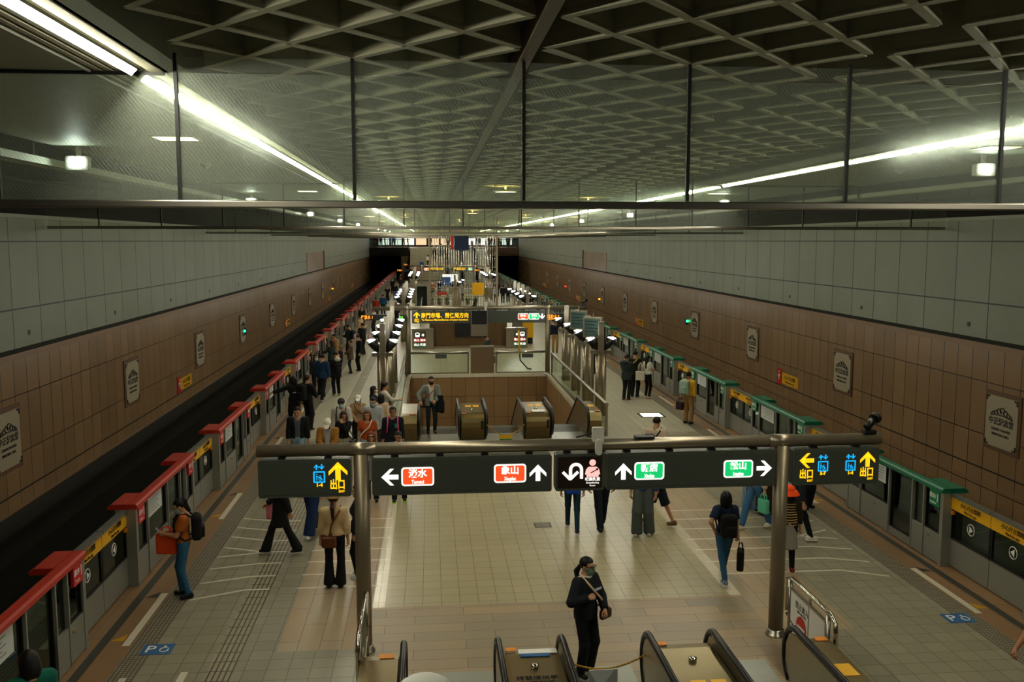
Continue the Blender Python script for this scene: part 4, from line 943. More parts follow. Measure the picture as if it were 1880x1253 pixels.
for k in range(27):
    mb = MB(); x = .1 + k * .155; mb.cyl(x, 58.2, 0, 6.9, .016, 6); mb.build('bar', ['chrome'], t)
for z in (1.55, 2.9, 4.2, 5.6, 6.9): mb = MB(); mb.box(.05, 4.2, 58.18, 58.22, z - .02, z + .02); mb.build('cross_rail', ['steel'], t)
for x in (-.05, 4.25): mb = MB(); mb.box(x - .06, x + .06, 58.1, 58.3, 0, ZL); mb.build('corner_post', ['post_steel'], t)
def board(lab, x0, x1, y, z0, z1, matname):
    t = thing('hanging_board', lab, 'board', (0, y, 0)); mb = MB(); mb.box(x0, x1, -.02, .02, z0, z1); mb.build('panel', [matname], t)
    mb = MB(); mb.tube([((x0 + x1) / 2, 0, z1), ((x0 + x1) / 2, 0, 8.1)], .012, 6); mb.build('hanger', ['black'], t)
board('plain yellow square board hanging in front of the bar cage', 2.62, 3.38, 57.4, 2.46, 3.24, 'yellow')
board('navy blue board hanging high in front of the far stairs', 1.5, 2.42, 57.4, 5.3, 6.22, 'navy_board')
board('narrow red board hanging beside the navy board', 1.28, 1.46, 57.4, 5.36, 6.2, 'red_board')
board('small blue board hanging behind the cage bars', .75, 1.4, 64, 2.75, 3.35, 'blue_board')
# railings with balusters and potted plants further off
for k, y in enumerate((79, 84.5, 99)):
    t = thing('baluster_railing', f'steel baluster railing across the middle of the platform, {ORD[k]} from the near end', 'railing', (0, y, 0), 0, 'baluster railings')
    mb = MB(); mb.tube([(-.6, 0, 1.05), (4.8, 0, 1.05)], .04, 8); mb.build('top_rail', ['steel_bronze'], t)
    for i in range(28): mb = MB(); mb.cyl(-.55 + i * .197, 0, 0, 1.05, .014, 6); mb.build('baluster', ['steel'], t)
random.seed(11)
for k, (x, y) in enumerate(((.1, 83.6), (.8, 83.7), (1.5, 83.6), (4.1, 83.6), (3.4, 83.7))):
    t = thing('potted_plant', f'leafy potted plant in front of the second baluster railing, {ORD[k]} of the row', 'plant', (x, y, 0), 0, 'potted plants')
    mb = MB(); mb.lathe(0, 0, [(0, .14), (.3, .2), (.32, .2)], 12); mb.build('pot', ['pot'], t)
    mb = MB()
    for i in range(46):
        a = random.uniform(0, 2 * PI); e = random.uniform(.3, 1.3); L = random.uniform(.25, .5); d = Vector((math.cos(a) * math.cos(e), math.sin(a) * math.cos(e), math.sin(e))); u = Vector((-math.sin(a), math.cos(a), 0)) * .05
        p = Vector((0, 0, .3)); mb.add([p, p + d * L * .6 + u, p + d * L, p + d * L * .6 - u], [(0, 1, 2, 3)])
    mb.build('leaves', ['leaf'], t)
t = thing('direction_stand', 'red-topped white stand in front of the baluster railing', 'stand', (1.05, 82, 0)); mb = MB(); mb.cyl(0, 0, 0, 1.0, .06, 8); mb.build('pole', ['white'], t); mb = MB(); mb.box(-.45, .45, -.03, .03, 1.0, 1.3); mb.build('board', ['red_board'], t)
t = thing('information_kiosk', 'white lit kiosk panel far along the middle of the platform', 'kiosk', (2.2, 100, 0)); mb = MB(); mb.box(-.9, .9, -.1, .1, 1.3, 2.2); mb.build('screen', ['lit_white'], t); mb = MB(); mb.box(-.95, .95, -.09, .12, 0, 1.3); mb.build('base', ['grey_panel'], t)
t = thing('lift_doors', 'grey metal lift door frame beside the left of the far railings', 'lift door', (-.75, 78, 0)); mb = MB(); mb.box(-.6, .6, -.08, .08, 0, 2.2); mb.build('frame', ['grey_panel'], t); mb = MB(); mb.box(-.42, .42, -.1, -.08, .05, 2.0); mb.build('door_leaf', ['pane_dark'], t)

t = thing('floor_display', 'white lit floor sign with a dark rim on the platform beside the right lamp columns', 'floor sign', (7.42, 29.7, 0)); mb = MB(); mb.rbox(-.42, .42, -.38, .38, -.004, .006, .02, 'z'); mb.build('rim', ['black'], t)
mb = MB(); mb.box(-.34, .34, -.3, .3, .006, .009); mb.build('face', ['lit_white'], t)

for w, x in (('left', -.75), ('right', 4.9)):
    t = thing('baluster_railing', f'long steel baluster railing running down the {w} side of the middle of the platform', 'railing', (x, 62, 0), 0, 'baluster railings')
    mb = MB(); mb.tube([(0, 0, 1.05), (0, 16, 1.05)], .04, 8); mb.tube([(0, 0, .12), (0, 16, .12)], .025, 6); mb.build('top_rail', ['steel_bronze'], t)
    for i in range(60): mb = MB(); mb.cyl(0, .1 + i * .267, 0, 1.05, .014, 6); mb.build('baluster', ['steel'], t)
glass_rail('steel and glass balustrade across the platform beyond the slatted enclosure', [(-.5, 66), (4.7, 66)])
glass_rail('steel and glass balustrade across the platform between the baluster railings', [(-.5, 91), (4.7, 91)])
# ------------------------------------------------------------------ people: smooth bodies grown from distance fields
def smin(a, b, k):
    h = np.clip(.5 + .5 * (b - a) / k, 0, 1); return b + (a - b) * h - k * h * (1 - h)
def cone(P, a, b, ra, rb, sy=1.0):
    a = np.asarray(a, float); b = np.asarray(b, float); Q = P
    if sy != 1.0:
        Q = P.copy(); c = (a[1] + b[1]) / 2; Q[:, 1] = c + (Q[:, 1] - c) / sy
    d = b - a; L = max(d @ d, 1e-9); t = np.clip((Q - a) @ d / L, 0, 1)
    return np.linalg.norm(Q - a - t[:, None] * d, axis=1) - (ra + (rb - ra) * t)
def ell(P, c, r):
    r = np.asarray(r, float); q = (P - np.asarray(c, float)) / r; return (np.linalg.norm(q, axis=1) - 1) * r.min()
def rbox_sdf(P, c, h, r):
    q = np.abs(P - np.asarray(c, float)) - (np.asarray(h, float) - r)
    return np.linalg.norm(np.maximum(q, 0), axis=1) + np.minimum(q.max(axis=1), 0) - r
def uni(ds, k):
    o = ds[0]
    for d in ds[1:]: o = smin(o, d, k)
    return o
EDG = [((0, 0, 0), (1, 0, 0)), ((0, 1, 0), (1, 1, 0)), ((0, 0, 1), (1, 0, 1)), ((0, 1, 1), (1, 1, 1)), ((0, 0, 0), (0, 1, 0)), ((1, 0, 0), (1, 1, 0)), ((0, 0, 1), (0, 1, 1)), ((1, 0, 1), (1, 1, 1)),
       ((0, 0, 0), (0, 0, 1)), ((1, 0, 0), (1, 0, 1)), ((0, 1, 0), (0, 1, 1)), ((1, 1, 0), (1, 1, 1))]
def nets(fn, lo, hi, h):
    """surface of fn < 0 inside a box, as vertices and quads (surface nets)"""
    lo = np.asarray(lo, float) - 2 * h; hi = np.asarray(hi, float) + 2 * h
    n = np.ceil((hi - lo) / h).astype(int) + 1
    ax = [lo[i] + h * np.arange(n[i]) for i in range(3)]
    G = np.stack(np.meshgrid(*ax, indexing='ij'), -1).reshape(-1, 3)
    V = fn(G).reshape(n)
    V[[0, -1]] = 1; V[:, [0, -1]] = 1; V[:, :, [0, -1]] = 1
    c = n - 1; acc = np.zeros((*c, 3)); cnt = np.zeros(c)
    sl = lambda o: V[o[0]:o[0] + c[0], o[1]:o[1] + c[1], o[2]:o[2] + c[2]]
    for a, b in EDG:
        va, vb = sl(a), sl(b); m = (va < 0) != (vb < 0)
        t = np.where(m, va / np.where(m, va - vb, 1), 0)
        for i in range(3): acc[..., i] += np.where(m, a[i] + (b[i] - a[i]) * t, 0)
        cnt += m
    act = cnt > 0; idx = -np.ones(c, int); idx[act] = np.arange(act.sum())
    ii = np.argwhere(act); vs = lo + h * (ii + acc[act] / cnt[act][:, None])
    fs = []
    for axi in range(3):
        u, v = (axi + 1) % 3, (axi + 2) % 3
        s0 = [slice(1, -1)] * 3; s0[axi] = slice(0, -1); s1 = list(s0); s1[axi] = slice(1, None)
        A, B = V[tuple(s0)], V[tuple(s1)]
        for w_, rev in (((A < 0) & (B >= 0), False), ((A >= 0) & (B < 0), True)):
            p = np.argwhere(w_)
            if not len(p): continue
            off = np.ones(3, int); off[axi] = 0; p = p + off
            eu = np.eye(3, dtype=int)[u]; ev = np.eye(3, dtype=int)[v]
            q = [idx[tuple((p - o).T)] for o in (eu + ev, ev, 0 * eu, eu)]
            q = np.stack(q[::-1] if rev else q, 1); fs.append(q[(q >= 0).all(1)])
    return vs, (np.concatenate(fs) if fs else np.zeros((0, 4), int))
def np_mesh(name, parts, mats):
    """parts: list of (verts, quads, material index)"""
    vs = []; fs = []; mi = []; b = 0
    for v, f_, k in parts:
        vs.append(v); fs += [tuple(int(i) + b for i in q) for q in f_]; mi += [k] * len(f_); b += len(v)
    me = bpy.data.meshes.new(name); me.from_pydata(np.concatenate(vs).tolist(), [], fs)
    for m in mats: me.materials.append(M[m] if isinstance(m, str) else m)
    me.polygons.foreach_set('material_index', mi); me.polygons.foreach_set('use_smooth', [True] * len(fs)); me.update(); return me
CM = {}
def cloth(hexcol, kind='cloth'):
    k = kind + hexcol
    if k not in CM:
        CM[k] = mat('fabric_' + hexcol.strip('#') + kind, hexcol, {'cloth': .85, 'leather': .45, 'hair': .5, 'shine': .4}[kind], var=.12 if kind != 'hair' else .3, scale=30, spec=.25)
    return CM[k]
SKIN = {'a': mat('skin_a', '#b98a68', .5, var=.04), 'b': mat('skin_b', '#9c6c4c', .5, var=.04)}
mat('eye_dark', '#1a120d', .3); mat('lip', '#8a4a40', .5)
# head (facing +Y, crown at .118, chin at -.118)
def head_sdf(P):
    d = uni([ell(P, (0, -.012, .03), (.077, .095, .088)), cone(P, (0, .01, -.01), (0, .03, -.065), .066, .05), cone(P, (0, .045, -.085), (0, .05, -.088), .03, .028)], .035)
    d = smin(d, cone(P, (0, .088, .012), (0, .103, -.02), .009, .014), .012)
    d = smin(d, cone(P, (-.04, .075, .03), (.04, .075, .03), .014, .014), .02)
    for s in (-1, 1):
        d = -smin(-d, ell(P, (s * .032, .095, .008), (.02, .014, .012)), .008)
        d = smin(d, ell(P, (s * .078, -.008, -.005), (.012, .02, .034)), .008)
    d = smin(d, ell(P, (0, .082, -.054), (.024, .012, .01)), .01)
    return smin(d, cone(P, (0, -.022, -.06), (0, -.04, -.2), .05, .054), .03)
HEAD = {}
def head_parts(h):
    if h not in HEAD:
        v, f_ = nets(head_sdf, (-.1, -.12, -.2), (.1, .13, .13), h); out = [(v, f_, 0)]
        for s in (-1, 1):
            b = MB(); b.sphere((s * .032, .081, .008), .013, 8, 6, sx=1.2, sy=.6, sz=.7); out.append((np.array(b.v), b.f, 1))
            b = MB(); b.sphere((s * .034, .086, .034), .02, 8, 4, sx=1.1, sy=.4, sz=.25); out.append((np.array(b.v), b.f, 1))
        b = MB(); b.sphere((0, .091, -.054), .02, 8, 6, sx=1.1, sy=.35, sz=.32); out.append((np.array(b.v), b.f, 2))
        HEAD[h] = out
    return HEAD[h]
# right hand: wrist at the origin, fingers down -Z, palm towards -X, thumb towards +Y
HAND = {}
def hand(curl, h=.005):
    k = (curl, h)
    if k not in HAND:
        segs = []
        for i, (y, L, r) in enumerate(((.03, .07, .0088), (.0105, .078, .0092), (-.0095, .072, .0088), (-.028, .058, .0078))):
            p = np.array([0, y, -.088 + (.004 if i in (0, 2) else 0) + (.01 if i == 3 else 0)]); ang = .25 + .1 * i
            for fr, c in ((.45, curl), (.32, curl * 1.1), (.23, curl * .8)):
                ang += c; q = p + L * fr * np.array([-math.sin(ang), (y * .4) * .6, -math.cos(ang)]); segs.append((p, q, r, r * .92)); p = q; r *= .93
        th = [np.array([-.004, .026, -.025]), np.array([-.02, .052, -.055]), np.array([-.034, .056, -.082]), np.array([-.044, .05, -.1])]
        def fn(P):
            d = uni([cone(P, (0, .0, .02), (0, 0, -.01), .026, .028, 1.0), rbox_sdf(P, (0, 0, -.05), (.015, .039, .043), .013)], .02)
            for a, b, ra, rb in segs: d = smin(d, cone(P, a, b, ra, rb), .004)
            for a, b, ra, rb in zip(th, th[1:], (.015, .0105, .0095), (.0105, .0095, .008)): d = smin(d, cone(P, a, b, ra, rb), .006)
            return d
        HAND[k] = nets(fn, (-.12, -.06, -.18), (.03, .075, .04), h)
    return HAND[k]
# hair in head space
def face_cut(P, yc, zc, wx=.074):
    return np.maximum(np.maximum(yc - P[:, 1], P[:, 2] - zc), np.abs(P[:, 0]) - wx)     # negative inside the cut-out
def hair_sdf(style):
    def fn(P):
        base = ell(P, (0, -.018, .036), (.088, .105, .098))
        if style == 'short':
            d = np.maximum(base, -.035 - P[:, 2] - .25 * (P[:, 1] + .02)); d = np.maximum(d, -face_cut(P, .025, .07))
        elif style == 'fringe':
            d = smin(ell(P, (0, -.015, .035), (.098, .115, .1)), cone(P, (-.05, .075, .06), (.05, .08, .055), .03, .03), .03); d = np.maximum(d, -.06 - P[:, 2]); d = np.maximum(d, -face_cut(P, .03, .036))
        elif style in ('bob', 'bobside'):
            d = smin(base, ell(P, (0, -.04, -.06), (.112, .1, .16)), .05); d = np.maximum(d, -face_cut(P, .02, .06, .066)); d = np.maximum(d, -.185 - P[:, 2])
        elif style == 'long':
            d = smin(base, cone(P, (0, -.06, .0), (0, -.085, -.36), .092, .075, .65), .04); d = np.maximum(d, -face_cut(P, .02, .062, .066))
        elif style in ('pony', 'lowpony'):
            d = np.maximum(base, -.05 - P[:, 2] - .3 * P[:, 1]); d = np.maximum(d, -face_cut(P, .03, .062))
            z0 = .06 if style == 'pony' else -.02
            d = uni([d, cone(P, (0, -.11, z0), (0, -.165, z0 - .1), .03, .038), cone(P, (0, -.165, z0 - .1), (0, -.13, z0 - .36), .038, .016)], .015)
        elif style == 'bun':
            d = np.maximum(base, -.05 - P[:, 2] - .3 * P[:, 1]); d = np.maximum(d, -face_cut(P, .03, .062)); d = smin(d, ell(P, (0, -.125, .05), (.055, .05, .05)), .02); d = smin(d, cone(P, (0, -.1, -.02), (0, -.11, -.14), .05, .03), .02)
        elif style == 'tufts':
            d = np.maximum(base, -.03 - P[:, 2]); d = np.maximum(d, -face_cut(P, .02, .06)); d = np.maximum(d, .0 - P[:, 2] - .6 * (.0 - P[:, 1]))
        return d
    return fn
HM = {}
def cached(key, fn, lo, hi, h):
    if key not in HM: HM[key] = nets(fn, lo, hi, h)
    return HM[key]
HATS = {
    'cap': lambda P: np.minimum(np.maximum(ell(P, (0, -.012, .04), (.094, .11, .1)), .035 - P[:, 2]), np.maximum(cone(P, (0, .085, .046), (0, .15, .036), .07, .062), np.abs(P[:, 2] - .052 + .3 * (P[:, 1] - .08)) - .007)),
    'bucket': lambda P: np.minimum(np.maximum(ell(P, (0, -.016, .045), (.12, .132, .108)), .03 - P[:, 2]), np.maximum(np.abs(np.linalg.norm(P[:, :2] - np.array([0, -.012]), axis=1) - (.128 + (.045 - P[:, 2]) * .75)) - .014, np.abs(P[:, 2] - .005) - .045)),
    'beret': lambda P: np.maximum(smin(ell(P, (0, -.03, .055), (.118, .125, .085)), ell(P, (0, -.1, .05), (.09, .06, .075)), .03), .012 - P[:, 2] - .2 * (P[:, 1])),
}
HATMASK = lambda P: np.maximum(np.maximum(head_sdf(P) - .011, .02 - P[:, 1]), np.maximum(P[:, 2] + .012, -.115 - P[:, 2]))
def ik(a, b, L1, L2, pole):
    a = np.asarray(a, float); b = np.asarray(b, float); d = b - a; D = np.linalg.norm(d); D2 = min(max(D, 1e-4), (L1 + L2) * .999); d = d / max(D, 1e-6); b = a + d * D2
    x = (L1 * L1 - L2 * L2 + D2 * D2) / (2 * D2); hgt = math.sqrt(max(L1 * L1 - x * x, 0)); p = np.asarray(pole, float); p = p - d * (p @ d); p /= max(np.linalg.norm(p), 1e-6)
    return a + d * x + p * hgt, b
ARMS = {  # hand targets (mirrored for the left), elbow pole
    'down': ((.25, .03, .80), (.3, -1, 0), .35), 'swingf': ((.22, .22, .86), (.2, -1, -.2), .35), 'swingb': ((.24, -.2, .86), (.2, -1, 0), .35),
    'phone': ((.05, .30, 1.14), (.6, -.3, -1), .75), 'belly': ((.07, .29, 1.02), (.9, -.4, -.5), .7), 'face': ((.03, .2, 1.45), (.5, .2, -1), .6),
    'ear': ((.13, .06, 1.55), (.8, .3, -.6), .9), 'out': ((.72, .1, 1.22), (0, -.5, -1), .5), 'rail': ((.36, .2, 1.0), (.8, -.6, 0), .5), 'hold': ((.2, .26, .98), (.5, -1, -.3), .9),
    'carry': ((.27, .0, .76), (.4, -1, 0), .95), 'strap': ((.14, .17, 1.22), (1, -.3, -.6), .8), 'hip': ((.2, -.05, .98), (1, -.8, 0), .6), 'back': ((.06, -.2, 1.02), (1, -.5, 0), .6), 'forward': ((.2, .46, .96), (.5, -1, -.3), .6), 'reach': ((.2, .42, 1.18), (.5, -.2, -1), .6)}
LEGS = {'stand': (((.1, .0, 0), (0, 1, 0)),) * 2, 'walkR': (((.08, .3, 0), 0), ((.08, -.32, .03), 0)), 'walkL': (((.08, -.32, .03), 0), ((.08, .3, 0), 0)), 'shift': (((.11, .06, 0), 0), ((.12, -.05, 0), 0)),
        'sit': (((.11, .42, 0), 0), ((.11, .42, 0), 0))}
def person(label, x, y, face, h=1.68, hair='short', hc='#14100d', skin='a', top=None, legs=None, arms=('down', 'down'), pose='stand', shoes='#1b1a19', sole=None, female=False,
           head=(0, 0), mask=None, hat=None, z=0.0, group=None, glasses=None, res=None, straps=None, build=1.0, skirt=None, badge_=None):
    """face: heading in degrees, 0 = along +Y, 90 = along +X. top: dict(c, sleeve, hem, thick, open, inner, hood)"""
    S = h / 1.72; dist = max(y, 10); h0 = min(max(.0165 * dist / 16, .0165), .05) / S
    if res: h0 = res
    dz = -.43 if pose == 'sit' else 0.0
    hipw, shw = (.095, .165) if female else (.09, .185)
    lp = LEGS[pose]; knees = []; ank = []; hips = []
    for i, s in enumerate((1, -1)):
        (fx, fy, fz), _ = lp[i]; hp = np.array([s * hipw, 0, .92 + dz]); an = np.array([s * fx, fy, .085 + fz])
        kn, an = ik(hp, an, .425, .425, (s * .1, 1, 0)); hips.append(hp); knees.append(kn); ank.append(an)
    drop = 0
    if pose.startswith('walk'): drop = -.045
    zz = np.array([0, 0, dz + 0 * drop])
    T = top or dict(c='#222222'); th = T.get('thick', .018)
    pz = lambda v: np.asarray(v, float) + zz
    torso = [(pz((-.05, 0, .96)), pz((.05, 0, .96)), .118 if female else .11, .118 if female else .11, .8), (pz((0, .0, 1.0)), pz((0, 0, 1.18)), .118 * build, .118 * build, .8),
             (pz((-.07, .0, 1.3)), pz((.07, .0, 1.3)), .122 * build, .122 * build, .76), (pz((-shw + .05, -.01, 1.4)), pz((shw - .05, -.01, 1.4)), .062, .062, 1)]
    if female: torso.append((pz((-.06, .06, 1.26)), pz((.06, .06, 1.26)), .072, .072, 1))
    el = []; wr = []; sh = []; curls = []
    for i, s in enumerate((1, -1)):
        tg, pole, cu = ARMS[arms[i]]; a = pz((s * (shw + .005), -.01, 1.395)); tt = pz((s * tg[0], tg[1], tg[2])); e, w_ = ik(a, tt, .285, .25, (s * pole[0], pole[1], pole[2])); sh.append(a); el.append(e); wr.append(w_); curls.append(cu)
    def f_torso(P, g=0.0, k=.06): return uni([cone(P, a, b, ra + g, rb + g, sy) for a, b, ra, rb, sy in torso], k)
    def f_arm(P, i, g=0.0): return smin(cone(P, sh[i], el[i], .05 + g, .04 + g), cone(P, el[i], wr[i], .04 + g, .027 + g), .02)
    def f_leg(P, i, r): return smin(cone(P, hips[i], knees[i], r[0], r[1]), cone(P, knees[i], ank[i], r[1], r[2]), .03)
    root_m = Matrix.Translation((x, y, z)) @ Matrix.Rotation(-math.radians(face), 4, 'Z') @ Matrix.Diagonal((S, S, S, 1))
    pts = np.array(hips + knees + ank + sh + el + wr); lo = pts.min(0) - .2; hi = pts.max(0) + .2; hi[2] = 1.5 + dz; lo[2] = 0
    def f_body(P):
        d = f_torso(P)
        for i in (0, 1): d = smin(d, f_arm(P, i), .03); d = smin(d, f_leg(P, i, (.08, .052, .036)), .04)
        d = smin(d, cone(P, pz((0, -.01, 1.38)), pz((0, -.0, 1.5)), .056, .052), .03)
        for i, s in enumerate((1, -1)): d = smin(d, cone(P, ank[i] + np.array([0, .0, -.01]), ank[i] + np.array([0, .09, -.04]), .03, .026), .02)
        return d
    v, f_ = nets(f_body, lo, hi, h0); parts = [(v, f_, 0)]
    HT = Matrix.Translation(Vector(pz((0, .015, 1.602)))) @ Matrix.Translation((0, -.03, -.09)) @ Matrix.Rotation(-math.radians(head[0]), 4, 'Z') @ Matrix.Rotation(math.radians(head[1]), 4, 'X') @ Matrix.Translation((0, .03, .09))
    hm = np.array(HT); tr = lambda V, m: V @ m[:3, :3].T + m[:3, 3]
    hh = .008 if dist < 34 else .013
    parts += [(tr(np.asarray(v, float), hm), f_, k) for v, f_, k in head_parts(hh)]
    for i, s in enumerate((1, -1)):
        d = wr[i] - el[i]; d /= np.linalg.norm(d); zax = -d
        pal = np.array([-s, 0, 0.]) if arms[i] in ('down', 'swingf', 'swingb', 'carry', 'out') else np.array([-s * .6, -.3, -.5]) if arms[i] not in ('face', 'ear') else np.array([-s * .5, -1, 0.])
        xa = -pal; xa = xa - zax * (xa @ zax); xa /= np.linalg.norm(xa); ya = np.cross(zax, xa) * s; xm = xa
        vv, ff = hand(curls[i], .0055 if dist < 30 else .008)
        R = np.stack([xm, ya, zax], 1); V = vv @ R.T + wr[i]
        if np.linalg.det(R) < 0: ff = ff[:, ::-1]
        parts.append((V, ff, 0))
    me = np_mesh('person', parts, [SKIN[skin], 'eye_dark', 'lip']); o = link('person', me); o.matrix_world = root_m; tag(o, label, 'person', group)
    def child(name, vf, m, mtx=None):
        me = np_mesh(name, [(np.asarray(vf[0]), vf[1], 0)], [m]); c = link(name, me, o)
        if mtx is not None: c.matrix_local = mtx
        return c
    # hair and headwear
    HB = ((-.14, -.24, -.48), (.14, .16, .16))
    if hair: child('hair', cached(('h', hair, hh), hair_sdf(hair), *HB, hh * 1.3), cloth(hc, 'hair'), HT)
    if hat: child('hat', cached(('hat', hat[0]), HATS[hat[0]], (-.2, -.2, -.06), (.2, .25, .17), .0085), cloth(hat[1]), HT)
    if mask: child('face_mask', cached(('mask',), HATMASK, (-.1, -.02, -.13), (.1, .13, .0), .008), cloth(mask), HT)
    if glasses:
        b = MB(); zg, yg = (.008, .105) if glasses == 'eyes' else (.075, .09)
        for s in (-1, 1): b.tube([(s * .034 + .027 * math.cos(a), yg, zg + .02 * math.sin(a)) for a in np.linspace(0, 2 * PI, 15)], .004, 5)
        b.tube([(-.008, yg, zg), (.008, yg, zg)], .004, 5)
        for s in (-1, 1): b.tube([(s * .06, yg, zg + .005), (s * .083, .02, zg + .005)], .003, 5)
        c = b.build('glasses', ['black'], o); c.matrix_local = HT
    # trousers / skirt / shorts
    if legs:
        st = legs.get('fit', 'straight'); r = {'slim': (.094, .064, .05), 'straight': (.098, .076, .068), 'wide': (.112, .1, .115), 'flare': (.096, .066, .1), 'shorts': (.108, .098, .06)}[st]
        def f_pants(P):
            d = uni([cone(P, a, b, ra + .012, rb + .012, sy) for a, b, ra, rb, sy in torso[:2]], .05)
            for i in (0, 1): d = smin(d, f_leg(P, i, r), .03)
            d = np.maximum(d, P[:, 2] - (1.05 + dz))
            for i in (0, 1):
                dd = ank[i] - knees[i]; dd = dd / np.linalg.norm(dd)
                if st == 'shorts': cut = np.maximum((P - (knees[i] + dd * .03)) @ dd, np.where(P[:, 0] * (1, -1)[i] > -.01, -1., -2.))
                else: cut = (P - (ank[i] + dd * .035)) @ dd
                side = np.linalg.norm(P - (knees[i] + ank[i]) / 2, axis=1) < np.linalg.norm(P - (knees[1 - i] + ank[1 - i]) / 2, axis=1)
                d = np.where(side, np.maximum(d, cut), d)
            return d
        child('shorts' if st == 'shorts' else 'trousers', nets(f_pants, (lo[0], lo[1] - .05, .0), (hi[0], hi[1] + .05, 1.08 + dz), h0), cloth(legs['c']))
    if skirt:
        def f_sk(P):
            zt, zb = 1.05, skirt['hem']; t = np.clip((zt - P[:, 2]) / (zt - zb), 0, 1); rr = .135 + (skirt.get('w', .2) - .135) * t
            return np.maximum(np.abs(np.hypot(P[:, 0], P[:, 1] / .85) - rr + .02) - .022, np.maximum(P[:, 2] - zt, zb - P[:, 2]))
        child('skirt', nets(f_sk, (-.3, -.28, skirt['hem'] - .02), (.3, .28, 1.08), h0), cloth(skirt['c']))
    # upper garment
    th *= .8; hem = T.get('hem', .93) + dz; sl = T.get('sleeve', 'long')
    def f_top(P, g=th, hem_=hem, sleeves=True):
        d = f_torso(P, g * .85)
        if hem_ < .9 + dz:
            t = np.clip((1.02 + dz - P[:, 2]) / .5, 0, 1); d = smin(d, np.maximum(np.hypot(P[:, 0], P[:, 1] / .8) - (.145 + g + .05 * t), P[:, 2] - 1.05 - dz), .04)
        if sleeves and sl != 'none':
            for i in (0, 1):
                a = f_arm(P, i, g * .9 + .004)
                if sl == 'short':
                    u = el[i] - sh[i]; u = u / np.linalg.norm(u); a = np.maximum(cone(P, sh[i], el[i], .06 + g, .056 + g), (P - (sh[i] + u * .2)) @ u)
                else:
                    u = wr[i] - el[i]; u = u / np.linalg.norm(u); side = np.linalg.norm(P - wr[i], axis=1) < .12; a = np.where(side, np.maximum(a, (P - (wr[i] - u * .01)) @ u), a)
                d = smin(d, a, .03)
        d = np.maximum(d, hem_ - P[:, 2]); d = np.maximum(d, P[:, 2] - (1.465 + dz)); d = np.maximum(d, -cone(P, pz((0, .02, 1.42)), pz((0, .02, 1.6)), .055, .06))
        return d
    glo = (lo[0] - .06, lo[1] - .05, hem - .03); ghi = (hi[0] + .06, hi[1] + .05, 1.5 + dz)
    if T.get('open'):
        def f_jk(P): return np.maximum(f_top(P, th * .75 + .008), -np.maximum(np.abs(P[:, 0]) - .05 - .12 * np.clip(P[:, 2] - 1.15, 0, 1), .0 - P[:, 1]))
        child('jacket', nets(f_jk, glo, ghi, h0), cloth(T['c'], T.get('mat', 'cloth')))
        child('shirt', nets(lambda P: f_top(P, .012, .95 + dz, False), (-.3, -.22, .9 + dz), (.3, .25, 1.5 + dz), h0), cloth(T['inner']))
    else: child(T.get('name', 'jacket' if sl == 'long' and th > .025 else 'shirt'), nets(f_top, glo, ghi, h0), cloth(T['c'], T.get('mat', 'cloth')))
    if T.get('collar'): child('collar', nets(lambda P: np.maximum(np.abs(np.linalg.norm(P - pz((0, .0, 1.45)), axis=1) - .074) - .014, np.abs(P[:, 2] - 1.455 - dz) - .022), (-.13, -.13, 1.4 + dz), (.13, .13, 1.52 + dz), max(h0, .012)), cloth(T['collar']))
    if T.get('hood'): child('hood', nets(lambda P: smin(ell(P, pz((0, -.13, 1.43)), (.13, .075, .09)), ell(P, pz((0, -.07, 1.46)), (.12, .07, .05)), .04), (-.2, -.25, 1.3 + dz), (.2, .08, 1.56 + dz), max(h0, .013)), cloth(T['hood']))
    if T.get('stripe'):
        b = MB()
        for k in range(9):
            zc = .98 + k * .052; b.tube([(.148 * math.cos(a) * 1.12, .125 * math.sin(a), zc) for a in np.linspace(0, 2 * PI, 19)], .011, 5)
        b.build('stripes', [cloth(T['stripe'])], o)
    if badge_:
        b = MB(); b.box(*badge_[1:]); b.build('print', [cloth(badge_[0])], o)
    # shoes
    for i, s in enumerate((1, -1)):
        a = ank[i]; lift = a[2] - .085; tz = -.0 + lift
        def f_shoe(P):
            d = uni([cone(P, (a[0], a[1] - .045, .045 + lift), (a[0] + s * .012, a[1] + .1, .034 + lift), .045, .042), cone(P, (a[0], a[1] - .02, .06 + lift), (a[0], a[1] - .02, .1 + lift), .045, .045)], .03)
            d = np.maximum(d, -cone(P, (a[0], a[1] - .02, .12 + lift), (a[0], a[1] - .02, .16 + lift), .036, .036)); return np.maximum(d, (.018 if sole else .0) + lift - P[:, 2])
        c = child('shoe', nets(f_shoe, (a[0] - .08, a[1] - .12, lift), (a[0] + .08, a[1] + .18, .16 + lift), max(.012, h0 * .8)), cloth(shoes, 'leather'))
        if sole:
            b = MB(); b.rbox(a[0] - .048 + s * .006, a[0] + .048 + s * .006, a[1] - .095, a[1] + .148, lift, lift + .024, .04, 'z'); c2 = b.build('sole', [cloth(sole)], c)
    return dict(o=o, m=root_m, wr=wr, el=el, HT=HT, S=S, z=dz, head=root_m @ HT)
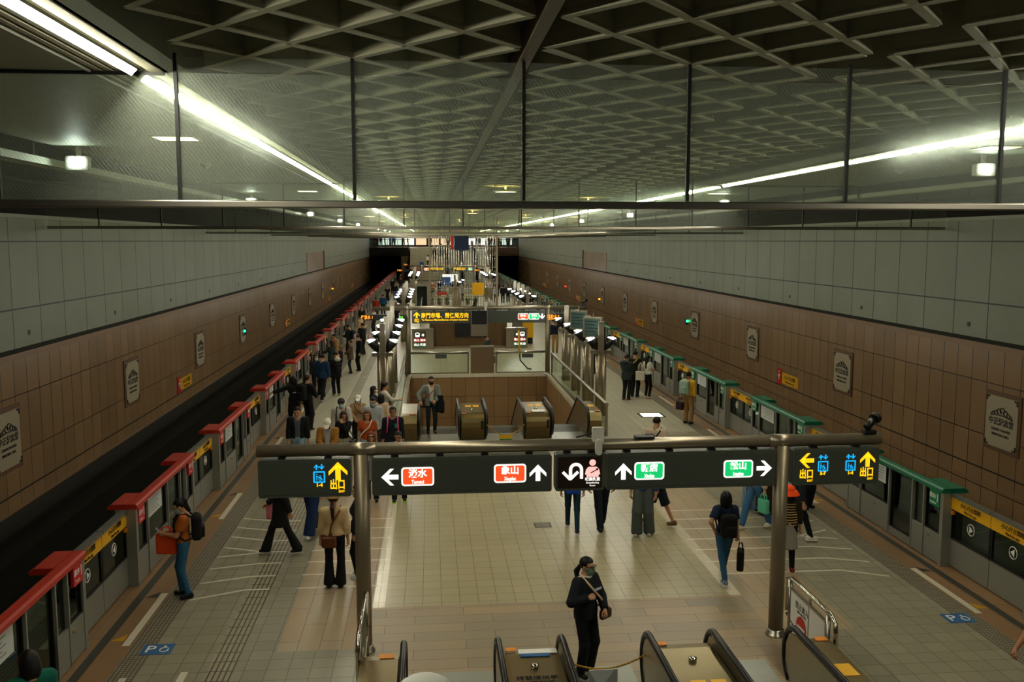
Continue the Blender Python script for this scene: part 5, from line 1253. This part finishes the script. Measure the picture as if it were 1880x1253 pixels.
# ------------------------------------------------------------------ things people carry (each its own object)
def place(t, p, mtx=None): t.matrix_world = p['m'] @ (mtx or Matrix.Identity(4)); return t
def backpack(p, label, c, c2=None, w=.3, hh=.42, d=.17, zc=1.2, strap='#151515'):
    t = thing('backpack', label, 'backpack'); place(t, p)
    y0 = -.135 - d / 2; zc += p['z']
    vf = nets(lambda P: uni([rbox_sdf(P, (0, y0, zc), (w / 2, d / 2, hh / 2), .06), ell(P, (0, y0, zc + hh * .42), (w * .42, d * .42, hh * .17))], .05), (-w / 2 - .05, y0 - d, zc - hh * .6), (w / 2 + .05, y0 + d, zc + hh * .75), .018)
    link('pack', np_mesh('pack', [(vf[0], vf[1], 0)], [cloth(c)]), t)
    vf = nets(lambda P: rbox_sdf(P, (0, y0 - d * .5, zc - hh * .17), (w * .36, .045, hh * .24), .035), (-w / 2, y0 - d, zc - hh * .5), (w / 2, y0, zc + hh * .2), .016)
    link('pocket', np_mesh('pocket', [(vf[0], vf[1], 0)], [cloth(c2 or c)]), t)
    for s in (-1, 1):
        b = MB(); b.tube([(s * .1, -.15, zc + .2), (s * .115, -.06, 1.47 + p['z']), (s * .12, .06, 1.45 + p['z']), (s * .125, .15, 1.33 + p['z']), (s * .14, .13, 1.15 + p['z']), (s * .16, -.03, 1.02 + p['z']), (s * .13, -.16, zc - .15)], .017, 6); b.build('strap', [cloth(strap)], t)
    return t
def tote(p, label, c, pos, w=.36, hh=.32, d=.1, handle=.22, c2=None, rz=0, kind='bag', strap_to=None):
    t = thing('tote_bag' if kind == 'bag' else 'handbag', label, 'bag'); place(t, p, Matrix.Translation(pos) @ Matrix.Rotation(rz, 4, 'Z'))
    vf = nets(lambda P: rbox_sdf(P, (0, 0, -hh / 2), (w / 2, d / 2, hh / 2), .03), (-w / 2, -d / 2, -hh), (w / 2, d / 2, 0), .014)
    link('pouch', np_mesh('pouch', [(vf[0], vf[1], 0)], [cloth(c)]), t)
    for s in (-1, 1):
        b = MB(); b.tube([(-w * .25, s * d * .3, -.03), (-w * .2, s * d * .25, handle * .7), (0, s * d * .1, handle), (w * .2, s * d * .25, handle * .7), (w * .25, s * d * .3, -.03)], .011, 6); b.build('handle', [cloth(c2 or c)], t)
    return t
def shoulder_bag(p, label, c, side=1, pos=(.2, -.02, .98), w=.26, hh=.19, d=.09, strap='#2a1a10', cross=True, off=0.0):
    t = thing('shoulder_bag', label, 'bag'); place(t, p); x_, y_, z_ = pos
    vf = nets(lambda P: rbox_sdf(P, (x_, y_, z_ - hh / 2), (w / 2 if abs(y_) > .1 else d / 2, d / 2 if abs(y_) > .1 else w / 2, hh / 2), .035), (x_ - .2, y_ - .2, z_ - hh - .03), (x_ + .2, y_ + .2, z_ + .03), .013)
    link('pouch', np_mesh('pouch', [(vf[0], vf[1], 0)], [cloth(c, 'leather')]), t)
    q = -1 if cross else 1; sx = side * q * .12
    b = MB(); b.tube([(x_ + (.04 if abs(y_) > .1 else 0), y_, z_), (x_ * .6, .165 + off, 1.15), (sx * .5, .155 + off, 1.32), (sx, .03, 1.475 + off * .4), (sx, -.1, 1.42), (x_ * .3, -.165, 1.2), (x_ * .9, -.12, 1.03), (x_, y_, z_)], .016, 6); b.build('strap', [cloth(strap, 'leather')], t)
    return t
def phone(p, label, i=0, c='#14161a'):
    w_ = p['wr'][i]; d = w_ - p['el'][i]; d = d / np.linalg.norm(d); q = w_ + d * .1 + np.array([0, .0, .035])
    t = thing('mobile_phone', label, 'phone'); place(t, p, Matrix.Translation(q) @ Matrix.Rotation(math.radians(-40), 4, 'X'))
    b = MB(); b.rbox(-.037, .037, -.005, .005, -.075, .075, .012, 'y'); b.build('body', [cloth(c, 'shine')], t); b = MB(); b.box(-.032, .032, -.0065, -.005, -.068, .068); b.build('screen', ['screen'], t); return t
# ------------------------------------------------------------------ who stands where
BLK, NVY, DRK = '#131315', '#161c2c', '#1c1c1e'
def top(c, sleeve='long', **k): return dict(c=c, sleeve=sleeve, **k)
def lg(c, fit='straight'): return dict(c=c, fit=fit)
# --- near left
p = person('person in orange-brown tee and blue jeans looking down at a phone by the red screens', -4.12, 14.95, 258, 1.68, 'bun', top=top('#a5561c', 'short', hem=.92), legs=lg('#2d5c7c', 'slim'), arms=('phone', 'phone'), pose='shift', shoes='#141312', head=(0, -24), mask='#a9bcc0', female=True)
backpack(p, 'black backpack on the person in the orange-brown tee', '#131416', '#101113')
t = tote(p, 'bright red-orange carrier bag hanging from the phone user by the red screens', '#e04a1c', (.02, .27, 1.13), .34, .36, .11, .12, rz=1.3); phone(p, 'phone held by the person in the orange-brown tee', 1, '#c9a0a0')
person('person in a green jacket in the bottom left corner beside the red screens', -4.2, 9.4, 320, 1.65, 'bobside', top=top('#12604e', 'long', thick=.03), legs=lg(BLK), head=(0, -20))
p = person('person in long black coat and flared trousers striding under the 1-4 exit sign', -2.86, 16.85, 262, 1.66, 'short', top=top(BLK, hem=.6, thick=.035), legs=lg(BLK, 'flare'), arms=('hold', 'swingb'), pose='walkR', shoes='#101010', sole='#d8d6d0')
tote(p, 'pink bag swinging in the hand of the striding person in black', '#d98088', (.25, .12, 1.02), .3, .36, .14, .14, rz=1.4)
person('person in wide dark blue jeans and white shoes walking behind the striding black coat', -2.42, 17.95, 200, 1.76, 'short', top=top('#1a2436', thick=.03), legs=lg('#14284a', 'wide'), pose='walkL', shoes='#d4d0c4')
p = person('person in cream jacket, tan beret and flared black trousers standing with back turned', -1.68, 15.12, 2, 1.66, 'lowpony', '#2a1710', top=top('#cdb183', hem=.97, thick=.035), legs=lg('#101013', 'flare'), arms=('down', 'down'), female=True, hat=('beret', '#c39a63'), shoes='#121212')
shoulder_bag(p, 'brown leather shoulder bag at the back of the cream jacket', '#5d3418', -1, (-.06, -.19, .99), .26, .2, .1, '#6b3a1c')
person('person in black jacket and white trainers half hidden by the left near pole', -1.3, 15.6, 275, 1.66, 'long', '#15100e', top=top('#16181a', thick=.035, hem=.85), legs=lg(BLK, 'straight'), female=True, shoes='#e3e1dc', sole='#efeee9')
# --- crowd left of the middle escalators, coming towards the camera
p = person('person in open black jacket, grey tee and light jeans leading the oncoming crowd', -3.36, 22.75, 178, 1.76, 'tufts', '#17110d', top=top('#111315', open=True, inner='#4c5358', thick=.035), legs=lg('#86a3b8'), arms=('down', 'down'), pose='walkL', head=(8, -12))
p = person('person in a tan jacket and white cap looking down at a phone', -2.5, 21.7, 182, 1.68, 'short', top=top('#8f6325', open=True, inner='#aeb0b2', thick=.045, collar='#2c2013'), legs=lg('#2b2b2b'), arms=('belly', 'belly'), head=(0, -34), hat=('cap', '#e4ddc8'))
phone(p, 'phone in the hands of the person in the tan jacket', 0)
p = person('person in black top and pale trousers, sunglasses pushed up, one hand at the face', -2.22, 22.7, 195, 1.63, 'bob', '#3a2416', top=top('#111112', hem=.98), legs=lg('#a39a84', 'wide'), arms=('down', 'face'), female=True, head=(-25, -8), glasses='up')
shoulder_bag(p, 'black bag at the side of the person with pushed-up sunglasses and pale trousers', '#17181a', -1, (-.25, .0, .95), .3, .24, .12, '#17181a', False)
p = person('person in a pale top and pale blue mask with black rucksack straps', -2.42, 24.2, 178, 1.71, 'fringe', '#0f0d0c', top=top('#b7b2a6', thick=.03), legs=lg('#2b2c30'), arms=('down', 'hold'), mask='#9fc4d2', head=(0, -14))
backpack(p, 'dark backpack with black straps worn over the pale top', '#22252a')
p = person('person in white cap, white mask and tan sweater with a crossbody strap', -2.06, 25.2, 176, 1.62, 'long', '#14100e', top=top('#a3835f', thick=.03), legs=lg('#18181a'), arms=('belly', 'down'), female=True, mask='#dcd9cf', hat=('cap', '#ece7d8'), head=(0, -12))
shoulder_bag(p, 'cream bag hanging at the hip of the person in white cap and tan sweater', '#cfc6b0', -1, (-.23, .06, .95), .26, .24, .1, '#3a2a20')
p = person('person in a rust tee with a white crossbody strap in the oncoming crowd', -1.62, 22.55, 182, 1.66, 'bob', '#5a2c18', top=top('#a54a1c', 'short', hem=.95), legs=lg('#8fa6b3'), arms=('down', 'down'), female=True)
shoulder_bag(p, 'small white bag with a white strap on the rust tee', '#cbc7bd', 1, (.22, .06, .94), .22, .16, .08, '#e6dccb')
p = person('person with glasses and a grey coat just behind the near gantry beam', -1.37, 20.25, 180, 1.6, 'bob', '#6e3015', top=top('#6f7271', hem=.55, thick=.035), legs=lg('#1d1d20'), arms=('down', 'down'), female=True, glasses='eyes', head=(0, 8))
p = person('person in pale grey zip jacket with a pale blue mask, head bowed', -1.58, 24.2, 186, 1.73, 'short', '#11100f', top=top('#a3a9aa', hem=.82, thick=.035, collar='#2b3138'), legs=lg('#23262a'), head=(-10, -18), mask='#9fb6c4')
person('person in a cream sweater turned away beside the pale grey zip jacket', -1.42, 25.35, 20, 1.6, 'bob', '#0f0c0b', top=top('#d2b894', thick=.035), legs=lg('#2a2522'), female=True)
person('person in dark jacket and pale mask standing side-on by the middle balustrade end', -1.72, 26.75, 70, 1.61, 'long', '#0d0b0a', top=top('#23262c', thick=.03), legs=lg(BLK), female=True, mask='#d5d2c8')
p = person('person in a white knit top with both hands raised by the middle balustrade end', -1.42, 27.25, 75, 1.64, 'bun', '#100d0c', top=top('#cfcabb', thick=.025), legs=lg('#8c9298'), arms=('reach', 'phone'), female=True, head=(0, -12))
p = person('person in navy sweater with pink rucksack straps and pushed-up sunglasses', -.98, 22.5, 180, 1.76, 'short', '#0f0d0c', 'b', top=top('#11161f', thick=.03), legs=lg('#191a1e'), glasses='up', badge_=('#2f7a5a', -.13, -.05, .14, .155, 1.22, 1.33))
backpack(p, 'pink-strapped backpack on the person in the navy sweater', '#26202c', strap='#d43a78')
person('person in navy top with white collar and lime-soled trainers behind the near gantry', -.76, 20.2, 182, 1.62, 'tufts', '#120e0c', 'b', top=top('#16344a', collar='#e3e0da'), legs=lg('#141417'), shoes='#151518', sole='#b6d82a', head=(10, -8), pose='shift')
# --- left edge, further along
p = person('person in black with one arm stretched out to touch the red screens', -4.32, 28.6, 330, 1.66, 'bobside', '#1a120d', top=top('#0f1012', hem=.55, thick=.04), legs=lg(BLK), arms=('down', 'out'), badge_=('#b8c6cf', -.1, .12, -.19, -.165, 1.2, 1.225))
p = person('person in black with a black rucksack beside the outstretched arm', -3.86, 28.3, 40, 1.74, 'tufts', '#2a1d14', top=top('#101113', thick=.04), legs=lg(BLK), arms=('belly', 'down'))
backpack(p, 'big black rucksack worn beside the outstretched arm at the red screens', '#17191b', '#0f1011', .34, .48, .2)
person('person in a blue jacket and dark trousers seen from behind near the red screens', -4.02, 33.6, 15, 1.73, 'short', top=top('#14304c', thick=.045, hem=.82), legs=lg('#101318'), shoes='#18181a', sole='#d8d6cf', head=(20, -18), pose='walkL')
person('person with a pale mask leaning in front of the blue jacket', -4.35, 34.4, 160, 1.62, 'bob', '#1d120d', top=top('#20232a', thick=.03), legs=lg(BLK), female=True, mask='#d9d5ca', shoes='#c9b8b0')
p = person('person in black jacket with a pale grey hood standing beside the blue jacket', -3.62, 34.6, 330, 1.69, 'short', '#140f0c', top=top('#121315', thick=.05, hem=.72, hood='#b3ab98'), legs=lg('#0f1012'), arms=('phone', 'phone'), head=(0, -30), shoes='#b0a58e')
backpack(p, 'black pack on the person with the pale grey hood', '#17181a', None, .26, .34, .13, 1.12)
p = person('person in a bright orange top under a tan jacket facing the red screens', -4.35, 41.2, 235, 1.71, 'short', '#17100c', top=top('#b08a58', open=True, inner='#f05a10', thick=.04), legs=lg('#20242e'), arms=('phone', 'down'), head=(0, -20))
tote(p, 'navy bag hanging behind the person in the tan jacket', '#25233c', (-.28, -.1, .95), .3, .36, .16, .2)
p = person('person in dark green coat holding both hands up at the red screens', -4.3, 39.3, 300, 1.61, 'long', '#17110e', top=top('#1f2a26', hem=.6, thick=.035), legs=lg(BLK), arms=('reach', 'reach'), female=True)
tote(p, 'beige bag on the shoulder of the person in the dark green coat', '#b39468', (.25, -.12, 1.05), .3, .42, .12, .3)
person('shorter person in a brown coat and dark trousers beside a person in black', -3.58, 40.4, 265, 1.5, 'short', '#3a332c', top=top('#5d4a3a', hem=.72, thick=.04), legs=lg('#1d2422'), arms=('belly', 'belly'), shoes='#161514')
p = person('person all in black with a face mask beside the brown coat', -3.28, 41.2, 250, 1.66, 'short', '#141210', top=top('#101216', hem=.8, thick=.035), legs=lg('#0d0e10'), mask='#cfd3d0', head=(0, -20))
p = person('person in a dark jacket bent over a phone with a two-tone rucksack', -4.1, 45.6, 290, 1.73, 'short', '#15110e', top=top('#17201f', thick=.045), legs=lg('#12141a'), arms=('phone', 'phone'), head=(0, -26), shoes='#d0cdc4')
backpack(p, 'black and lilac rucksack on the person bent over a phone', '#191b1f', '#a99ab0')
p = person('person in black with a pinkish bag behind the back near the lamp column', -3.46, 46.6, 290, 1.71, 'short', '#1b1510', top=top('#13191a', thick=.035), legs=lg('#0e0f12'), head=(0, -18), shoes='#cdbfb8', arms=('phone', 'down'))
tote(p, 'pale pink bag behind the person in black near the lamp column', '#c09a94', (.2, -.24, 1.05), .3, .34, .12, .2)
person('person in dark top facing the camera in the farther queue by the red screens', -4.5, 59.5, 175, 1.65, 'bob', '#4a2014', top=top('#16191a'), legs=lg('#1b2526'), female=True)
person('person in a beige top in the farther queue by the red screens', -4.05, 52.2, 300, 1.66, 'short', '#1f1712', top=top('#b49a72', thick=.03), legs=lg(BLK))
person('person in a red jacket beyond the left lamp columns', -4.15, 69.2, 10, 1.62, 'short', '#2a2620', top=top('#a8331c', thick=.04), legs=lg('#222630'))
person('person in a blue jacket standing next to the red jacket', -3.72, 71.2, 350, 1.72, 'short', '#2f1d14', top=top('#1d4468', thick=.05), legs=lg('#1b1e26'))
person('person in a long black dress beyond the blue jacket', -4.05, 85.6, 190, 1.66, 'long', '#1f1712', top=top('#101313', 'short', hem=.3), legs=lg('#a98a6e', 'slim'))
person('person in a dark jacket and blue jeans beside the long black dress', -3.5, 90.0, 190, 1.72, 'short', '#17130f', top=top('#141a22', thick=.04), legs=lg('#3b5f7e'))
for k, (x, y, f_, c, c2) in enumerate(((-4.2, 101, 200, '#10151a', '#0f1114'), (-3.5, 106, 160, '#12161c', '#1c2430'), (-4.3, 111, 90, '#2a3038', '#14161a'), (-3.8, 116, 200, '#3a2a22', '#15171a'), (-2.6, 97, 180, '#4a4438', '#20242a'))):
    person(f'distant dark-clothed figure near the far end of the left platform side, {ORD[k]} of five', x, y, f_, 1.7, 'short', top=top(c, thick=.04), legs=lg(c2))
person('person in dark clothes just above the left end of the second gantry beam', -2.4, 63.2, 190, 1.66, 'bob', top=top('#221d20', thick=.03), legs=lg(BLK))
person('person in a white top seen below the left end of the second gantry', -3.6, 57.5, 300, 1.64, 'short', top=top('#b7b2ac', thick=.03), legs=lg('#1d1f22'))
# --- middle
p = person('person in grey blazer and black mask riding up the first middle escalator', -.02, 27.45, 172, 1.77, 'short', '#100d0b', top=top('#71776f', open=True, inner='#c9c6b4', thick=.04, hem=.84), legs=lg('#1d2624', 'slim'), arms=('rail', 'belly'), mask='#12161c', shoes='#4a2a18', head=(0, -10), z=.006)
t = thing('folded_coat', 'black coat folded over the arm of the grey blazer', 'coat'); place(t, p)
vf = nets(lambda P: smin(rbox_sdf(P, (-.23, .2, .92), (.1, .06, .26), .05), rbox_sdf(P, (-.3, .16, .82), (.07, .06, .2), .05), .05), (-.45, .05, .55), (-.08, .32, 1.25), .02); link('cloth', np_mesh('cloth', [(vf[0], vf[1], 0)], [cloth('#101318')]), t)
shoulder_bag(p, 'brown satchel with a brown strap on the grey blazer', '#5a3a22', 1, (.22, -.12, 1.0), .26, .24, .1, '#8a5a34')
p = person('person in a grey hooded top sitting behind the brown cabinet, bent over a phone', 2.7, 43.2, 300, 1.66, None, top=top('#39444a', thick=.04, hood='#39444a'), legs=lg('#1c2126'), arms=('phone', 'phone'), pose='sit', head=(0, -34), hat=('beret', '#1c2024'), z=.13)
t = thing('bench', 'low bench under the person in the grey hooded top', 'bench', (2.75, 43.2, .13)); mb = MB(); mb.rbox(-.45, .45, -.22, .22, .34, .4, .02, 'z'); mb.build('seat', ['brown_box'], t)
for sx in (-1, 1): mb = MB(); mb.box(sx * .36 - .04, sx * .36 + .04, -.18, .18, -.13, .34); mb.build('leg', ['steel_bronze'], t)
p = person('person in navy jumper and khaki trousers, hand to head, beyond the second gantry post', 6.5, 47.0, 185, 1.76, 'short', '#1a130f', 'b', top=top('#111a2a', thick=.03), legs=lg('#9a7a48', 'straight'), arms=('down', 'ear'))
# --- right side
p = person('person in dark green hooded jacket in the trio by the green screens', 7.2, 32.7, 45, 1.7, 'short', '#2a1f16', top=top('#262d2b', thick=.05, hem=.78, hood='#262d2b'), legs=lg('#131416'), arms=('belly', 'belly'), shoes='#5a2f22')
p = person('person in black tee with yellow collar in the trio by the green screens', 7.66, 33.3, 40, 1.76, 'short', '#0f0c0b', top=top('#15150f', 'short', collar='#c9a81e'), legs=lg('#121316'), arms=('belly', 'belly'))
shoulder_bag(p, 'yellow-strapped bag on the black tee with yellow collar', '#3a3a18', -1, (-.22, .08, .98), .24, .18, .08, '#c9b81e')
p = person('person in white tee and black leggings in the trio by the green screens', 8.05, 32.9, 60, 1.64, 'long', '#0f0c0b', top=top('#cdc9b8', 'short'), legs=lg('#0d0e10', 'slim'), arms=('phone', 'phone'), female=True, shoes='#d2b4aa')
tote(p, 'white tote bag on the shoulder of the person in white tee and black leggings', '#d6cfb6', (-.2, -.2, 1.08), .4, .36, .12, .34, rz=.2)
p = person('person in a yellow shirt and khaki trousers standing alone by the green screens', 8.25, 28.2, 50, 1.7, 'short', '#0f0c0b', 'b', top=top('#d6a21c', thick=.03), legs=lg('#8a6c42', 'straight'), arms=('down', 'carry'), shoes='#18130f')
backpack(p, 'pale green backpack on the person in the yellow shirt', '#8fa595', '#86a093', .34, .46, .18, 1.22, '#b8a26a')
tote(p, 'dark maroon bag in the hand of the person in the yellow shirt', '#2f1c26', (-.28, -.06, .7), .26, .26, .14, .12)
p = person('person in pale tee with a black sling bag behind the near gantry', 5.26, 20.6, 25, 1.76, 'short', '#0f0d0c', top=top('#cbb9a0', 'short', thick=.025), legs=lg('#2c3036'), head=(25, -10))
t = shoulder_bag(p, 'black sling bag across the back of the pale tee behind the near gantry', '#2b2c33', -1, (-.1, -.2, 1.36), .24, .15, .08, '#16181b')
p = person('person with a bright blue rucksack and dark jeans walking away under the small sign', 2.83, 17.75, 5, 1.64, 'short', top=top('#14181f', thick=.03), legs=lg('#16303c', 'slim'), pose='walkL', shoes='#1f2226', sole='#d2cdbd', arms=('down', 'down'))
backpack(p, 'bright blue rucksack on the person under the small sign', '#1848b8', '#1a4cc0', .32, .44, .2, 1.1)
p = person("person in black shirt and trousers walking away behind the green-badge sign's near edge", 3.44, 17.8, 0, 1.78, 'short', '#0f0d0c', 'b', top=top('#121a22', 'short'), legs=lg('#111820', 'straight'), pose='walkR', arms=('down', 'down'))
p = person('person in wide grey jeans and a blue top under the green-badge sign', 4.2, 17.35, 200, 1.74, 'short', top=top('#1c3d74', 'long', thick=.03), legs=lg('#4c5350', 'wide'), shoes='#a59a86', pose='shift')
p = person('person in dark shorts and sandals carrying a straw bag under the green-badge sign', 4.68, 17.95, 290, 1.66, 'short', top=top('#8d7a5c', 'short'), legs=lg('#131c28', 'shorts'), shoes='#6a4a30', pose='walkR', arms=('carry', 'down'))
p = person('person in navy tee and blue jeans walking away with a black backpack', 5.03, 14.8, 0, 1.6, 'bob', '#0f0c0b', top=top('#14243c', 'short', hem=.94), legs=lg('#27506e', 'slim'), pose='walkR', female=True, shoes='#6f7b86', sole='#d8d6cf', arms=('carry', 'hip'))
backpack(p, 'black backpack on the person in the navy tee and blue jeans', '#121210', '#0f0f0e', .3, .42, .17, 1.12)
tote(p, 'black carrier bag in the hand of the person in navy tee and blue jeans', '#0e0f10', (.31, .0, .6), .3, .38, .13, .14, rz=1.2)
person('person in wide pale jeans standing behind the green-badge sign', 6.95, 18.8, 190, 1.6, 'short', top=top('#2a2e36', thick=.03), legs=lg('#6f8ba2', 'wide'), shoes='#20242a', sole='#cfcabb')
person('person in a long dark brown coat next to the wide pale jeans', 7.15, 18.45, 170, 1.58, 'bob', top=top('#2e2116', hem=.2, thick=.04), legs=lg('#2a1d13'))
p = person('person in blue jeans and white shoes striding left behind the right near pole', 6.6, 17.55, 250, 1.68, 'short', top=top('#b9a790', thick=.03), legs=lg('#39648a', 'straight'), pose='walkR', shoes='#ded8c6', sole='#e8e4d6', arms=('down', 'carry'))
tote(p, 'mint green bag in the hand of the striding person in blue jeans', '#5fbf9a', (-.27, .03, .72), .26, .3, .12, .12)
p = person('person in bright orange bucket hat, striped jumper and grey wrap skirt', 6.28, 15.1, 8, 1.58, 'bob', '#17110d', top=top('#2a2419', stripe='#b39a62', hem=.98, thick=.03), legs=lg('#0f1012', 'slim'), hat=('bucket', '#ff5216'), female=True, shoes='#7a2320', sole='#cfc6b0', skirt=dict(c='#8f8c82', hem=.5, w=.2))
person('person in dark trousers and white trainers striding right beyond the orange hat', 7.1, 16.6, 95, 1.7, 'short', top=top('#20242c', thick=.03), legs=lg('#10161f', 'slim'), pose='walkL', shoes='#e0dccd', sole='#eceadf')
person('person in a pale top and light jeans standing beyond the orange hat', 7.7, 18.3, 200, 1.58, 'long', top=top('#b9c4cb', thick=.03), legs=lg('#9db2c2'), female=True)
person('person in dark trousers and black shoes at the green screens under the lift sign', 8.25, 18.85, 150, 1.62, 'short', top=top('#1d2128', thick=.03), legs=lg('#12161c'))
p = person('person in black sweatshirt, glasses and grey-green mask standing on the near landing plate', 2.04, 11.6, 140, 1.66, 'lowpony', '#120d0b', top=top('#12151c', hem=.86, thick=.035, collar='#cfcabd'), legs=lg('#0c0d10', 'straight'), arms=('strap', 'belly'), female=True, mask='#6f8c70', glasses='eyes', z=.014, shoes='#111214', sole='#d2cbb6', head=(-12, -4), badge_=('#c7c4d6', -.09, .07, .205, .21, 1.3, 1.335), res=.0145, build=1.16)
t = shoulder_bag(p, 'small brown handbag with a cream strap on the person with the grey-green mask', '#4a2f1c', -1, (-.17, .22, 1.0), .22, .15, .08, '#d9bd93', off=.035)
person('person cut off by the right edge, bare forearm and dark sleeve', 7.36, 9.72, 250, 1.72, 'short', '#120e0c', 'b', top=top('#1a1d22', 'short', thick=.03), legs=lg('#16181c'), arms=('forward', 'down'))
person('person in red and black half hidden by the right lamp columns', 7.3, 39.2, 20, 1.66, 'short', top=top('#5a1a18', thick=.03), legs=lg('#121316'))
for k, (x, y, f_, c, c2, h_) in enumerate(((6.05, 84.6, 10, '#aebcc4', '#0d0e11', 1.62), (6.75, 84.8, 5, '#1c1714', '#0f1013', 1.72), (7.35, 86, 350, '#2b3036', '#101216', 1.7), (6.2, 93, 200, '#12161c', '#14181e', 1.74), (7.0, 95, 180, '#2a1a18', '#15171a', 1.68))):
    person(['person in a pale grey top and black trousers in the far right group', 'person in black in the middle of the far right group', 'person in dark grey at the right of the far right group', 'dark-clothed person just beyond the far right group', 'person in dark red beyond the far right group'][k], x, y, f_, h_, 'short', top=top(c, thick=.03), legs=lg(c2))
random.seed(5)
protos = []
pal = ['#a8332a', '#2a4a7a', '#d0cbbd', '#1a1c20', '#5a6a4a', '#c0a070', '#3a3a44', '#7a3a5a']
for k in range(22):
    x = random.choice([random.uniform(-8.5, -3.2), random.uniform(8.4, 12.8), random.uniform(-2.2, 7.6)]); y = YE + random.uniform(1.0, 9)
    if k < 6:
        d = person('small figure in the crowd on the far concourse', x, y, random.choice([0, 180, 90]), random.uniform(1.58, 1.76), random.choice(['short', 'bob']), top=top(pal[k], thick=.03), legs=lg(random.choice([BLK, '#2a3a50', '#6a6a60'])), z=4.9, group='crowd on the far concourse', res=.05); protos.append(d['o'])
    else:
        c = copy_tree(protos[k % 6]); c.location = (x, y, 4.9); c.rotation_euler.z = random.uniform(0, 6)
for k in range(5):
    c = copy_tree(protos[k % 6]); i = 5 + k * 4; c.location = (-2.0 + k * .85, 115.34 + i * .32, .175 * (i + 1)); c.rotation_euler.z = PI * (k % 2)
    c['label'] = f'small figure on the far staircase, {ORD[k]} from the bottom'; c['group'] = 'people on the far staircase'

for k, (x, y, f_, c, c2, h_) in enumerate(((.2, 94.5, 200, '#b0602a', '#1a1c22', 1.66), (.9, 96, 150, '#15171b', '#101216', 1.72), (1.6, 88, 90, '#c9c4b6', '#2a3038', 1.64), (3.0, 87.5, 200, '#8a8f92', '#1c2026', 1.68))):
    person(['person in an orange-brown top in the middle of the platform beyond the bar cage', 'person in black next to the orange-brown top beyond the bar cage', 'person in a white top by the potted plants beyond the bar cage', 'person in pale grey by the potted plants beyond the bar cage'][k], x, y, f_, h_, 'short', top=top(c, thick=.03), legs=lg(c2))
